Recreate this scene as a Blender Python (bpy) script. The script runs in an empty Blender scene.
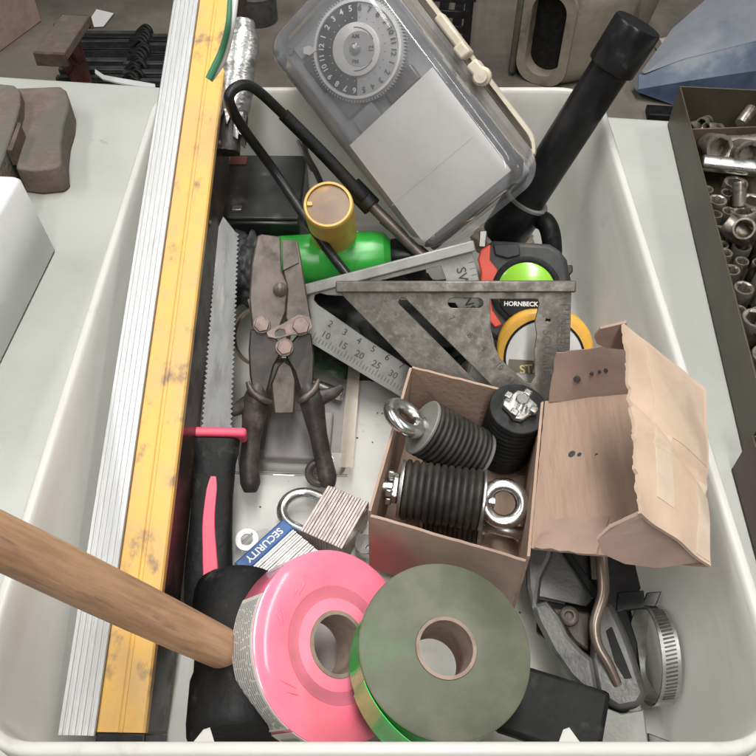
import bpy, bmesh, math, random
from mathutils import Matrix, Vector, noise
random.seed(7)
R = math.radians
PI = math.pi
scene = bpy.context.scene
C = scene.collection

# ------------------------------------------------------------------ camera, world, lamps, exposure
FPX, PITCH, CAMZ = 830.0, R(50), 0.555
cam = bpy.data.cameras.new('camera')
cam.sensor_width = 36; cam.lens = 36 * FPX / 756.0
cam.clip_start = 0.01; cam.clip_end = 60
camo = bpy.data.objects.new('camera', cam); C.objects.link(camo)
camo.location = (0, 0, CAMZ); camo.rotation_euler = (PI / 2 - PITCH, 0, 0)
scene.camera = camo

world = bpy.data.worlds.new('World'); scene.world = world; world.use_nodes = True
bg = world.node_tree.nodes['Background']
bg.inputs[0].default_value = (1.0, 0.985, 0.955, 1); bg.inputs[1].default_value = 0.09

def ceiling_lamp(loc, sx, sy, power):
    l = bpy.data.lights.new('ceiling_lamp', 'AREA'); l.shape = 'RECTANGLE'
    l.size = sx; l.size_y = sy; l.energy = power; l.color = (1.0, 0.985, 0.95)
    o = bpy.data.objects.new('ceiling_lamp', l); C.objects.link(o); o.location = loc
    return o
ceiling_lamp((0.10, 0.75, 2.9), 0.40, 2.6, 92)
ceiling_lamp((0.10, -2.3, 2.9), 0.40, 2.6, 62)
ceiling_lamp((-2.2, 0.5, 2.9), 0.40, 2.6, 46)
ceiling_lamp((2.4, 0.8, 2.9), 0.40, 2.6, 46)
vs = scene.view_settings
vs.view_transform = 'Standard'; vs.look = 'None'; vs.gamma = 1.0; vs.exposure = 0.06
vs.use_curve_mapping = False
scene.render.resolution_x = 1024; scene.render.resolution_y = 1024

# ------------------------------------------------------------------ placing helpers
def ray(u, v):
    a = (u - 378) / FPX; b = -(v - 378) / FPX
    return Vector((a, math.cos(PITCH) + b * math.sin(PITCH), -math.sin(PITCH) + b * math.cos(PITCH)))
CAM = Vector((0, 0, CAMZ))
def depth_at(u, v, z): return (z - CAMZ) / ray(u, v).z
def P(u, v, z): return CAM + ray(u, v) * depth_at(u, v, z)
def PD(u, v, d): return CAM + ray(u, v) * d
def VF(u, v, d, roll=0, tx=0, ty=0):
    """frame at a point: z faces the viewer, then tilted up (tx) / right (ty), then rolled"""
    z = -ray(u, v).normalized(); x = Vector((0, 0, 1)).cross(z).normalized(); x = Vector((1, 0, 0)) - z * z.x
    x.normalize(); y = z.cross(x)
    V = Matrix((x, y, z)).transposed().to_4x4()
    return Matrix.Translation(PD(u, v, d)) @ V @ Matrix.Rotation(R(ty), 4, 'Y') @ Matrix.Rotation(R(-tx), 4, 'X') @ Matrix.Rotation(R(roll), 4, 'Z')
def WF(p, rz=0, rx=0, ry=0):
    return Matrix.Translation(Vector(p)) @ Matrix.Rotation(R(rz), 4, 'Z') @ Matrix.Rotation(R(ry), 4, 'Y') @ Matrix.Rotation(R(rx), 4, 'X')
def axisM(o, a, up=(0, 0, 1)):
    """frame with local z along a"""
    z = Vector(a).normalized(); u = Vector(up)
    x = u.cross(z)
    if x.length < 1e-4: x = Vector((1, 0, 0))
    x.normalize(); y = z.cross(x)
    m = Matrix((x, y, z)).transposed().to_4x4(); m.translation = Vector(o)
    return m

# ------------------------------------------------------------------ mesh helpers
class MB:
    def __init__(s): s.v = []; s.f = []
    def add(s, vs, fs, M=None):
        n = len(s.v)
        s.v += [(M @ Vector(p)) if M else Vector(p) for p in vs]
        s.f += [[i + n for i in f] for f in fs]; return s
    def box(s, c, d, M=None):
        x, y, z = c; a, b, e = d[0] / 2, d[1] / 2, d[2] / 2
        vs = [(x + i * a, y + j * b, z + k * e) for k in (-1, 1) for j in (-1, 1) for i in (-1, 1)]
        return s.add(vs, [(0, 2, 3, 1), (4, 5, 7, 6), (0, 1, 5, 4), (2, 6, 7, 3), (0, 4, 6, 2), (1, 3, 7, 5)], M)
    def prism(s, poly, z0, z1, M=None):
        n = len(poly)
        vs = [(p[0], p[1], z0) for p in poly] + [(p[0], p[1], z1) for p in poly]
        area = sum(poly[i][0] * poly[(i + 1) % n][1] - poly[(i + 1) % n][0] * poly[i][1] for i in range(n))
        fs = [list(range(n))[::-1], list(range(n, 2 * n))] + [(i, (i + 1) % n, n + (i + 1) % n, n + i) for i in range(n)]
        if area < 0: fs = [list(f)[::-1] for f in fs]
        return s.add(vs, fs, M)
    def lathe(s, prof, seg=32, M=None, closed=False):
        """prof: (r, z) pairs; a closed profile makes a ring"""
        vs = []; fs = []; n = len(prof)
        for r, z in prof:
            for k in range(seg):
                a = 2 * PI * k / seg; vs.append((r * math.cos(a), r * math.sin(a), z))
        for i in range(n if closed else n - 1):
            j = (i + 1) % n
            for k in range(seg):
                k2 = (k + 1) % seg
                fs.append((i * seg + k, i * seg + k2, j * seg + k2, j * seg + k))
        if not closed:
            if prof[0][0] > 1e-6: fs.append(list(range(seg))[::-1])
            if prof[-1][0] > 1e-6: fs.append(list(range((n - 1) * seg, n * seg)))
        return s.add(vs, fs, M)
    def cyl(s, r, z0, z1, seg=28, M=None, ch=0):
        if ch: return s.lathe([(r - ch, z0), (r, z0 + ch), (r, z1 - ch), (r - ch, z1)], seg, M)
        return s.lathe([(r, z0), (r, z1)], seg, M)
    def tube(s, pts, r, seg=12, closed=False, cap=True):
        pts = [Vector(p) for p in pts]; n = len(pts); rings = []
        up = None
        for i in range(n):
            if closed: t = pts[(i + 1) % n] - pts[i - 1]
            else: t = pts[min(i + 1, n - 1)] - pts[max(i - 1, 0)]
            t.normalize()
            if up is None:
                up = Vector((0, 0, 1)) if abs(t.z) < .9 else Vector((1, 0, 0))
            x = up - t * up.dot(t); x.normalize(); y = t.cross(x); up = x
            rr = r[i] if isinstance(r, (list, tuple)) else r
            rings.append([pts[i] + (x * math.cos(2 * PI * k / seg) + y * math.sin(2 * PI * k / seg)) * rr for k in range(seg)])
        vs = [p for rg in rings for p in rg]; fs = []
        for i in range(n if closed else n - 1):
            j = (i + 1) % n
            for k in range(seg):
                k2 = (k + 1) % seg
                fs.append((i * seg + k, i * seg + k2, j * seg + k2, j * seg + k))
        if not closed and cap:
            fs.append(list(range(seg))[::-1]); fs.append(list(range((n - 1) * seg, n * seg)))
        return s.add(vs, fs)

def smooth_path(pts, n=8):
    """Catmull-Rom through the points"""
    pts = [Vector(p) for p in pts]; out = []
    for i in range(len(pts) - 1):
        p0 = pts[max(i - 1, 0)]; p1 = pts[i]; p2 = pts[i + 1]; p3 = pts[min(i + 2, len(pts) - 1)]
        for k in range(n):
            t = k / n
            out.append(0.5 * ((2 * p1) + (p2 - p0) * t + (2 * p0 - 5 * p1 + 4 * p2 - p3) * t * t + (3 * p1 - p0 - 3 * p2 + p3) * t ** 3))
    out.append(pts[-1]); return out

def rrect(hx, hy, r, n=8):
    out = []
    for cx, cy, a0 in ((hx - r, hy - r, 0), (-hx + r, hy - r, 90), (-hx + r, -hy + r, 180), (hx - r, -hy + r, 270)):
        for k in range(n + 1):
            a = R(a0 + 90 * k / n); out.append((cx + r * math.cos(a), cy + r * math.sin(a)))
    return out
def loft(mb, rings, cap0=True, cap1=True, M=None):
    """rings: lists of 3-D points of equal count"""
    n = len(rings[0]); vs = [p for r in rings for p in r]; fs = []
    for i in range(len(rings) - 1):
        for k in range(n):
            k2 = (k + 1) % n
            fs.append((i * n + k, i * n + k2, (i + 1) * n + k2, (i + 1) * n + k))
    if cap0: fs.append(list(range(n))[::-1])
    if cap1: fs.append(list(range((len(rings) - 1) * n, len(rings) * n)))
    return mb.add(vs, fs, M)

def finish(me, angle=35):
    for p in me.polygons: p.use_smooth = True
    me.set_sharp_from_angle(angle=R(angle))
def obj(name, mb, material, parent=None, M=None, bevel=0, seg=2, angle=35, fix=False):
    if isinstance(mb, MB):
        me = bpy.data.meshes.new(name); me.from_pydata([tuple(p) for p in mb.v], [], mb.f)
        if fix:
            bm = bmesh.new(); bm.from_mesh(me); bmesh.ops.recalc_face_normals(bm, faces=bm.faces); bm.to_mesh(me); bm.free()
        me.validate(); finish(me, angle)
    else: me = mb
    if not me.materials: me.materials.append(material)
    o = bpy.data.objects.new(name, me); C.objects.link(o)
    if parent: o.parent = parent
    if M is not None: o.matrix_local = M
    if bevel:
        b = o.modifiers.new('bevel', 'BEVEL'); b.width = bevel; b.segments = seg; b.limit_method = 'ANGLE'; b.angle_limit = R(40)
        b.harden_normals = False
    return o
def thing(name, label, cat, M=None, group=None):
    o = bpy.data.objects.new(name, None); C.objects.link(o); o.empty_display_size = .02
    if M is not None: o.matrix_world = M
    return tag(o, label, cat, group)
def tag(o, label, cat, group=None):
    o['label'] = label; o['category'] = cat
    if group: o['group'] = group
    return o
def plate(name, outlines, th, material, parent=None, M=None, bev=0.0):
    """flat plate with holes (2-D filled curve turned into a mesh), z from 0 to th"""
    cu = bpy.data.curves.new('tmp', 'CURVE'); cu.dimensions = '2D'; cu.fill_mode = 'BOTH'
    cu.extrude = th / 2 - bev; cu.bevel_depth = bev; cu.bevel_resolution = 1; cu.offset = -bev
    for ol in outlines:
        sp = cu.splines.new('POLY'); sp.points.add(len(ol) - 1); sp.use_cyclic_u = True
        for p, q in zip(sp.points, ol): p.co = (q[0], q[1], 0, 1)
    t = bpy.data.objects.new('tmp', cu); me = bpy.data.meshes.new_from_object(t)
    bpy.data.objects.remove(t); bpy.data.curves.remove(cu)
    me.transform(Matrix.Translation((0, 0, th / 2))); finish(me, 30); me.materials.clear()
    return obj(name, me, material, parent, M)
_tc = {}
def text_mesh(s, size, th=.00012, bold=0.0):
    key = (s, size, th, bold)
    if key in _tc: return _tc[key]
    cu = bpy.data.curves.new('tmp', 'FONT'); cu.body = s; cu.size = size; cu.extrude = th; cu.align_x = 'CENTER'; cu.align_y = 'CENTER'
    cu.resolution_u = 3; cu.offset = bold
    t = bpy.data.objects.new('tmp', cu); me = bpy.data.meshes.new_from_object(t)
    bpy.data.objects.remove(t); bpy.data.curves.remove(cu); me.materials.clear(); me.name = 'lettering'
    _tc[key] = me; return me
def lettering(s, size, material, parent, loc, rz=0, M=None, bold=0.0, sx=1.0):
    me = text_mesh(s, size, bold=bold)
    if not me.materials: me.materials.append(material)
    elif me.materials[0] != material: me = me.copy(); me.materials.clear(); me.materials.append(material)
    L = Matrix.Translation(loc) @ Matrix.Rotation(R(rz), 4, 'Z') @ Matrix.Diagonal((sx, 1, 1, 1))
    return obj('lettering', me, material, parent, (M @ L) if M is not None else L)
def disc(u, v, n=24, rx=1, ry=1): return [(u + rx * math.cos(2 * PI * k / n), v + ry * math.sin(2 * PI * k / n)) for k in range(n)]
def slot(p, q, w, n=8):
    p = Vector(p); q = Vector(q); d = (q - p).normalized(); a0 = math.atan2(d.y, d.x); out = []
    for k in range(n + 1): a = a0 - PI / 2 + PI * k / n; out.append((q.x + w * math.cos(a), q.y + w * math.sin(a)))
    for k in range(n + 1): a = a0 + PI / 2 + PI * k / n; out.append((p.x + w * math.cos(a), p.y + w * math.sin(a)))
    return out

# ------------------------------------------------------------------ materials
def lk(nt, a, b): nt.links.new(a, b)
def mat(name, c1, c2=None, scale=40, lo=.42, hi=.62, rough=.5, rough2=None, metal=0, bump=0, bscale=200, c3=None, s3=14, lo3=.56, hi3=.7,
        stretch=(1, 1, 1), coat=0, spec=.5, sss=0, trans=0, detail=6):
    m = bpy.data.materials.new(name); m.use_nodes = True; nt = m.node_tree; b = nt.nodes['Principled BSDF']
    b.inputs['Base Color'].default_value = (*c1, 1); b.inputs['Roughness'].default_value = rough; b.inputs['Metallic'].default_value = metal
    b.inputs['Specular IOR Level'].default_value = spec; b.inputs['Coat Weight'].default_value = coat; b.inputs['Coat Roughness'].default_value = .1
    if sss: b.inputs['Subsurface Weight'].default_value = sss; b.inputs['Subsurface Radius'].default_value = (.01, .01, .01)
    tc = nt.nodes.new('ShaderNodeTexCoord'); mp = nt.nodes.new('ShaderNodeMapping'); mp.inputs['Scale'].default_value = stretch
    oi = nt.nodes.new('ShaderNodeObjectInfo')
    ad = nt.nodes.new('ShaderNodeVectorMath'); ad.operation = 'ADD'
    lk(nt, tc.outputs['Object'], mp.inputs['Vector']); lk(nt, mp.outputs[0], ad.inputs[0]); lk(nt, oi.outputs['Random'], ad.inputs[1])
    col = None
    def nz(sc, l, h, det=detail):
        n = nt.nodes.new('ShaderNodeTexNoise'); n.inputs['Scale'].default_value = sc; n.inputs['Detail'].default_value = det; n.inputs['Roughness'].default_value = .62
        lk(nt, ad.outputs[0], n.inputs['Vector'])
        mr = nt.nodes.new('ShaderNodeMapRange'); mr.interpolation_type = 'SMOOTHSTEP'
        mr.inputs['From Min'].default_value = l; mr.inputs['From Max'].default_value = h; lk(nt, n.outputs['Fac'], mr.inputs['Value'])
        return mr.outputs[0]
    if c2:
        fac = nz(scale, lo, hi)
        mx = nt.nodes.new('ShaderNodeMix'); mx.data_type = 'RGBA'; lk(nt, fac, mx.inputs['Factor'])
        mx.inputs['A'].default_value = (*c1, 1); mx.inputs['B'].default_value = (*c2, 1); col = mx.outputs['Result']
        if rough2 is not None:
            mr = nt.nodes.new('ShaderNodeMapRange'); lk(nt, fac, mr.inputs['Value']); mr.inputs['To Min'].default_value = rough; mr.inputs['To Max'].default_value = rough2
            lk(nt, mr.outputs[0], b.inputs['Roughness'])
    if c3:
        f3 = nz(s3, lo3, hi3)
        mx = nt.nodes.new('ShaderNodeMix'); mx.data_type = 'RGBA'; lk(nt, f3, mx.inputs['Factor'])
        if col: lk(nt, col, mx.inputs['A'])
        else: mx.inputs['A'].default_value = (*c1, 1)
        mx.inputs['B'].default_value = (*c3, 1); col = mx.outputs['Result']
    if col: lk(nt, col, b.inputs['Base Color'])
    if bump:
        n = nt.nodes.new('ShaderNodeTexNoise'); n.inputs['Scale'].default_value = bscale; n.inputs['Detail'].default_value = 5
        lk(nt, ad.outputs[0], n.inputs['Vector'])
        bp = nt.nodes.new('ShaderNodeBump'); bp.inputs['Strength'].default_value = 1.0; bp.inputs['Distance'].default_value = bump
        lk(nt, n.outputs['Fac'], bp.inputs['Height']); lk(nt, bp.outputs[0], b.inputs['Normal'])
    return m
def clear_plastic(name, tint, milk=.12, milkcol=(.8, .8, .82), rough=.12, fres=1.35, bump=0, bscale=40):
    m = bpy.data.materials.new(name); m.use_nodes = True; nt = m.node_tree; nt.nodes.remove(nt.nodes['Principled BSDF'])
    out = nt.nodes['Material Output']
    tr = nt.nodes.new('ShaderNodeBsdfTransparent'); tr.inputs[0].default_value = (*tint, 1)
    df = nt.nodes.new('ShaderNodeBsdfDiffuse'); df.inputs[0].default_value = (*milkcol, 1)
    gl = nt.nodes.new('ShaderNodeBsdfGlossy'); gl.inputs['Roughness'].default_value = rough; gl.inputs[0].default_value = (1, 1, 1, 1)
    fr = nt.nodes.new('ShaderNodeFresnel'); fr.inputs[0].default_value = fres
    tc = nt.nodes.new('ShaderNodeTexCoord'); n = nt.nodes.new('ShaderNodeTexNoise'); n.inputs['Scale'].default_value = 35; n.inputs['Detail'].default_value = 7
    lk(nt, tc.outputs['Object'], n.inputs['Vector'])
    mr = nt.nodes.new('ShaderNodeMapRange'); mr.inputs['From Min'].default_value = .35; mr.inputs['From Max'].default_value = .75
    mr.inputs['To Min'].default_value = milk * .7; mr.inputs['To Max'].default_value = milk * 1.5; lk(nt, n.outputs['Fac'], mr.inputs['Value'])
    if bump:
        n2 = nt.nodes.new('ShaderNodeTexNoise'); n2.inputs['Scale'].default_value = bscale; n2.inputs['Detail'].default_value = 2; n2.inputs['Distortion'].default_value = 1.2
        lk(nt, tc.outputs['Object'], n2.inputs['Vector']); bp = nt.nodes.new('ShaderNodeBump'); bp.inputs['Distance'].default_value = bump
        lk(nt, n2.outputs['Fac'], bp.inputs['Height']); lk(nt, bp.outputs[0], gl.inputs['Normal']); lk(nt, bp.outputs[0], fr.inputs['Normal'])
    m1 = nt.nodes.new('ShaderNodeMixShader'); lk(nt, mr.outputs[0], m1.inputs[0]); lk(nt, tr.outputs[0], m1.inputs[1]); lk(nt, df.outputs[0], m1.inputs[2])
    m2 = nt.nodes.new('ShaderNodeMixShader'); lk(nt, fr.outputs[0], m2.inputs[0]); lk(nt, m1.outputs[0], m2.inputs[1]); lk(nt, gl.outputs[0], m2.inputs[2])
    lk(nt, m2.outputs[0], out.inputs['Surface']); return m

K = {}
K['concrete'] = mat('concrete', (.15, .133, .114), (.20, .18, .157), 3.5, .35, .7, rough=.65, c3=(.095, .083, .07), s3=1.7, lo3=.45, hi3=.7, bump=.003, bscale=40)
K['table'] = mat('table_plastic', (.455, .465, .44), (.41, .42, .395), 9, .35, .7, rough=.4, c3=(.28, .275, .25), s3=28, lo3=.64, hi3=.78, bump=.00025, bscale=700)
K['bin'] = mat('bin_plastic', (.82, .82, .795), (.77, .765, .735), 6, .4, .7, rough=.30, c3=(.50, .475, .42), s3=34, lo3=.61, hi3=.80, bump=.0004, bscale=80)
def translucent(m, f, col):
    nt = m.node_tree; b = nt.nodes['Principled BSDF']; tr = nt.nodes.new('ShaderNodeBsdfTranslucent'); tr.inputs[0].default_value = (*col, 1)
    mx = nt.nodes.new('ShaderNodeMixShader'); mx.inputs[0].default_value = f; lk(nt, b.outputs[0], mx.inputs[1]); lk(nt, tr.outputs[0], mx.inputs[2])
    lk(nt, mx.outputs[0], nt.nodes['Material Output'].inputs['Surface'])
translucent(K['bin'], .48, (.95, .945, .925))
K['steel_tan'] = mat('leg_steel', (.3, .3, .3), rough=.5, metal=.6)
K['alu'] = mat('aluminium', (.58, .585, .59), (.50, .505, .51), 40, .4, .72, rough=.36, rough2=.48, metal=.75, bump=.00003, bscale=600, c3=(.36, .36, .355), s3=50, lo3=.60, hi3=.78, stretch=(6, .6, 1))
K['yellow'] = mat('yellow_paint', (.72, .425, .105), (.60, .375, .15), 30, .36, .68, rough=.36, c3=(.22, .16, .105), s3=42, lo3=.54, hi3=.72, bump=.00012, bscale=500, stretch=(1.2, .8, 1))
K['maroon'] = mat('dark_side_paint', (.030, .016, .014), (.06, .04, .034), 40, .45, .7, rough=.3, rough2=.5, spec=.3, c3=(.11, .08, .065), s3=90, lo3=.62, hi3=.7)
K['blackrub'] = mat('black_rubber', (.006, .006, .0065), (.016, .016, .016), 30, .4, .75, rough=.5, rough2=.75, spec=.2, bump=.0005, bscale=200, c3=(.06, .058, .053), s3=60, lo3=.58, hi3=.80)
K['blackpl'] = mat('black_plastic', (.009, .009, .010), (.022, .022, .023), 30, .4, .75, rough=.28, rough2=.5, spec=.35, bump=.00005, bscale=900, c3=(.09, .09, .086), s3=60, lo3=.63, hi3=.80)
K['dustblack'] = mat('dusty_black', (.025, .026, .026), (.05, .05, .048), 24, .35, .7, rough=.4, rough2=.6, spec=.35, c3=(.12, .12, .115), s3=40, lo3=.58, hi3=.8)
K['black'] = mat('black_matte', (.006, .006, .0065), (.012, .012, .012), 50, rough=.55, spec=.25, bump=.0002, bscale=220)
K['greyrub'] = mat('grey_rubber', (.030, .031, .033), (.055, .055, .056), 30, .4, .7, rough=.5, spec=.35, bump=.0001, bscale=500)
K['pinkpl'] = mat('pink_plastic', (.80, .085, .16), (.72, .10, .16), 50, rough=.5)
K['pinktape'] = mat('pink_vinyl', (1.0, .21, .33), (1.0, .26, .37), 22, .4, .7, rough=.28, c3=(.95, .16, .26), s3=30, lo3=.6, hi3=.8, bump=.0010, bscale=28, coat=.8)
K['tan_core'] = mat('card_core', (.30, .22, .17), (.22, .16, .125), 60, rough=.85, bump=.0002, bscale=300)
K['label'] = mat('paper_label', (.60, .58, .54), (.50, .48, .45), 70, rough=.5)
K['ink'] = mat('print_ink', (.05, .05, .055), rough=.7)
K['greyink'] = mat('grey_ink', (.24, .24, .245), rough=.7)
K['engrave'] = mat('engraved_mark', (.09, .08, .072), rough=.7)
K['whiteink'] = mat('white_ink', (.75, .75, .74), rough=.5)
K['greentape'] = mat('green_vinyl', (.03, .60, .09), (.06, .48, .09), 30, rough=.25, bump=.0006, bscale=40, coat=.5)
K['greenpl'] = mat('green_plastic', (.035, .40, .05), (.05, .30, .05), 40, .45, .75, rough=.3, c3=(.03, .2, .03), s3=30, lo3=.6, hi3=.75)
K['limepl'] = mat('lime_plastic', (.25, .55, .03), rough=.25, coat=.4)
K['redpl'] = mat('red_orange_plastic', (.72, .085, .045), (.62, .08, .05), 60, rough=.45)
K['wood'] = mat('ash_wood', (.50, .30, .175), (.37, .21, .12), 22, .38, .66, rough=.5, c3=(.17, .125, .10), s3=20, lo3=.55, hi3=.70, stretch=(9, 9, 1), bump=.0004, bscale=60)
K['rustgrey'] = mat('worn_steel', (.150, .138, .124), (.105, .095, .084), 90, .34, .66, rough=.34, rough2=.5, metal=.5, bump=.00012, bscale=400, c3=(.185, .172, .156), s3=240, lo3=.48, hi3=.72)
K['greymet'] = mat('cast_aluminium', (.125, .123, .118), (.085, .085, .082), 40, .4, .7, rough=.36, metal=.45, bump=.00015, bscale=400, c3=(.055, .052, .048), s3=60, lo3=.56, hi3=.74)
K['bladesteel'] = mat('saw_steel', (.135, .138, .138), (.085, .083, .078), 60, .4, .7, rough=.5, metal=.35, bump=.00008, bscale=500, c3=(.20, .20, .195), s3=30, lo3=.55, hi3=.75, stretch=(3, .6, 1))
K['greypale'] = mat('pale_aluminium', (.27, .27, .255), (.20, .20, .19), 50, .4, .7, rough=.45, metal=.35, bump=.0001, bscale=500)
K['snip'] = mat('brown_steel', (.085, .068, .061), (.125, .102, .092), 55, .38, .66, rough=.42, metal=.4, bump=.0002, bscale=300, c3=(.045, .034, .030), s3=60, lo3=.50, hi3=.72)
K['grip'] = mat('dirty_grip', (.024, .020, .019), (.065, .055, .050), 45, .4, .7, rough=.45, spec=.4, bump=.0006, bscale=150, c3=(.11, .095, .085), s3=60, lo3=.58, hi3=.75)
K['snipdark'] = mat('dark_brown_steel', (.020, .016, .0145), (.045, .037, .034), 40, .38, .66, rough=.42, metal=.3, bump=.0003, bscale=200)
K['boltm'] = mat('pink_brown_bolt', (.22, .16, .14), (.14, .105, .09), 90, rough=.4, metal=.5)
K['chrome'] = mat('bright_zinc', (.66, .66, .65), (.48, .48, .47), 70, rough=.24, rough2=.4, metal=1.0)
K['steel'] = mat('dull_steel', (.42, .41, .40), (.28, .27, .26), 80, .4, .7, rough=.35, rough2=.5, metal=.9, bump=.0001, bscale=300)
K['socket'] = mat('socket_steel', (.36, .33, .295), (.17, .15, .13), 90, .4, .7, rough=.32, rough2=.5, metal=.75, c3=(.08, .058, .042), s3=60, lo3=.48, hi3=.68)
K['lam'] = mat('laminated_steel', (.46, .40, .38), (.30, .255, .24), 120, .42, .7, rough=.48, metal=.6, stretch=(1, 1, 1))
K['lam2'] = mat('bright_laminated_steel', (.60, .585, .57), (.44, .42, .40), 120, .42, .7, rough=.45, metal=.6)
K['blue'] = mat('blue_vinyl', (.03, .085, .24), (.05, .12, .30), 60, rough=.5)
K['card_in'] = mat('cardboard_inside', (.40, .28, .212), (.355, .245, .185), 26, .35, .7, rough=.85, stretch=(9, .25, 9), bump=.0006, bscale=30, c3=(.28, .19, .145), s3=4, lo3=.62, hi3=.85)
K['card_out'] = mat('cardboard_outside', (.57, .43, .325), (.49, .36, .27), 16, .35, .7, rough=.75, bump=.0010, bscale=45, c3=(.38, .27, .2), s3=40, lo3=.62, hi3=.8)
K['card_pink'] = mat('pinkish_cardboard', (.39, .275, .225), (.31, .215, .175), 24, .35, .7, rough=.85, bump=.0009, bscale=55, c3=(.25, .17, .14), s3=45, lo3=.62, hi3=.8)
K['tape'] = mat('packing_tape', (.60, .46, .35), (.55, .42, .32), 30, rough=.22, coat=.3, bump=.0003, bscale=70)
K['tape2'] = mat('pale_packing_tape', (.66, .53, .42), (.60, .47, .365), 40, rough=.2, coat=.4, bump=.0004, bscale=60)
def stained(m0, c):
    """the same cardboard with a pink dye stain round one corner"""
    m = m0.copy(); m.name = 'dye_stained_cardboard'; nt = m.node_tree; b = nt.nodes['Principled BSDF']; src = b.inputs['Base Color'].links[0].from_socket
    tc = nt.nodes.new('ShaderNodeTexCoord'); n = nt.nodes.new('ShaderNodeTexNoise'); n.inputs['Scale'].default_value = 45; n.inputs['Detail'].default_value = 5
    dn = nt.nodes.new('ShaderNodeVectorMath'); dn.operation = 'DISTANCE'; dn.inputs[1].default_value = c
    lk(nt, tc.outputs['Object'], dn.inputs[0]); lk(nt, tc.outputs['Object'], n.inputs['Vector'])
    ma = nt.nodes.new('ShaderNodeMath'); ma.operation = 'MULTIPLY_ADD'; ma.inputs[1].default_value = .03; lk(nt, n.outputs['Fac'], ma.inputs[0]); lk(nt, dn.outputs['Value'], ma.inputs[2])
    mr = nt.nodes.new('ShaderNodeMapRange'); mr.inputs['From Min'].default_value = .028; mr.inputs['From Max'].default_value = .062; mr.inputs['To Min'].default_value = .8; mr.inputs['To Max'].default_value = 0
    lk(nt, ma.outputs[0], mr.inputs['Value']); mx = nt.nodes.new('ShaderNodeMix'); mx.data_type = 'RGBA'; lk(nt, mr.outputs[0], mx.inputs['Factor'])
    lk(nt, src, mx.inputs['A']); mx.inputs['B'].default_value = (.58, .12, .13, 1); lk(nt, mx.outputs['Result'], b.inputs['Base Color']); return m
K['ribrub'] = mat('ribbed_rubber', (.018, .017, .016), (.045, .040, .035), 50, .4, .7, rough=.5, spec=.35, bump=.00015, bscale=400)
K['clear'] = clear_plastic('clear_lid', (.96, .96, .97), .11, (.76, .76, .80), .05, 1.42)
K['blister'] = clear_plastic('clear_blister', (.96, .955, .95), .03, (.7, .68, .66), .04, 1.6)
K['film'] = clear_plastic('shrink_film', (1, .99, .99), .015, (.9, .8, .8), .14, 1.26, .0010, 30)
K['timergrey'] = mat('timer_grey', (.26, .265, .28), (.20, .205, .215), 40, rough=.5)
K['dialgrey'] = mat('dial_grey', (.36, .36, .36), rough=.5)
K['dialdark'] = mat('dial_dark', (.025, .025, .026), rough=.6)
K['beige'] = mat('beige_plastic', (.58, .52, .42), (.50, .44, .35), 40, rough=.5, c3=(.38, .33, .26), s3=35, lo3=.6, hi3=.8)
K['paper'] = mat('white_paper', (.80, .78, .755), (.74, .715, .69), 14, .35, .7, rough=.8, c3=(.5, .48, .46), s3=110, lo3=.72, hi3=.8)
K['white'] = mat('white_paint', (.70, .70, .70), (.66, .66, .66), 20, rough=.45, c3=(.55, .54, .52), s3=30, lo3=.66, hi3=.8)
K['rust'] = mat('rusty_iron', (.13, .092, .073), (.165, .128, .107), 40, .36, .66, rough=.75, c3=(.115, .108, .095), s3=18, lo3=.46, hi3=.62, bump=.0016, bscale=160)
K['rustdark'] = mat('dark_rusty_iron', (.075, .052, .042), (.12, .085, .066), 30, rough=.85, bump=.0006, bscale=140)
K['olive'] = mat('olive_tray_paint', (.058, .050, .032), (.078, .068, .045), 20, .35, .7, rough=.42, spec=.35, c3=(.095, .062, .036), s3=40, lo3=.56, hi3=.75)
K['oxide'] = mat('oxide_red_paint', (.085, .040, .034), (.06, .03, .026), 30, .35, .7, rough=.5, bump=.0002, bscale=200)
K['redstand'] = mat('dull_red_paint', (.16, .048, .05), (.11, .045, .042), 20, rough=.6)
K['yellowcap'] = mat('amber_plastic', (.62, .40, .09), (.54, .33, .08), 40, rough=.4)
K['brownface'] = mat('brown_wax', (.25, .165, .105), (.19, .125, .085), 50, .35, .7, rough=.5, c3=(.36, .21, .06), s3=40, lo3=.55, hi3=.7)
K['duct'] = mat('silver_tape', (.50, .50, .50), (.24, .235, .23), 60, .42, .62, rough=.3, metal=.75, bump=.0009, bscale=130, stretch=(1, 1, 2.2))
K['jerry'] = mat('beige_worn_paint', (.27, .24, .185), (.20, .175, .13), 9, .35, .7, rough=.55, c3=(.10, .085, .066), s3=9, lo3=.52, hi3=.72, bump=.002, bscale=30)
K['jerrydark'] = mat('olive_rim_paint', (.075, .07, .055), (.11, .1, .08), 14, rough=.6)
K['blueplastic'] = mat('blue_plastic', (.085, .12, .20), (.05, .075, .14), 9, .4, .7, rough=.45, c3=(.19, .21, .245), s3=7, lo3=.48, hi3=.66)
K['dustblue'] = mat('dusty_blue_plastic', (.25, .265, .29), (.20, .22, .255), 6, .4, .7, rough=.55, c3=(.16, .18, .22), s3=5, lo3=.55, hi3=.75)
K['silverdisc'] = mat('white_disc', (.70, .69, .67), (.62, .61, .59), 50, rough=.3)
K['stanyellow'] = mat('tape_yellow', (.78, .43, .06), (.70, .38, .07), 50, rough=.35)
K['bandolive'] = mat('olive_band', (.16, .145, .10), rough=.4)
K['goldink'] = mat('gold_ink', (.72, .58, .28), rough=.4)
K['greenwire'] = mat('green_wire', (.06, .24, .13), (.10, .27, .16), 60, rough=.4)
K['lilac'] = mat('grey_card', (.30, .285, .285), (.24, .225, .225), 30, rough=.5)
K['edgecard'] = clear_plastic('film_edge', (.92, .88, .82), .25, (.6, .54, .46), .08, 1.5)
K['bronze'] = mat('bronze_steel', (.34, .27, .20), rough=.3, metal=.9)
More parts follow.
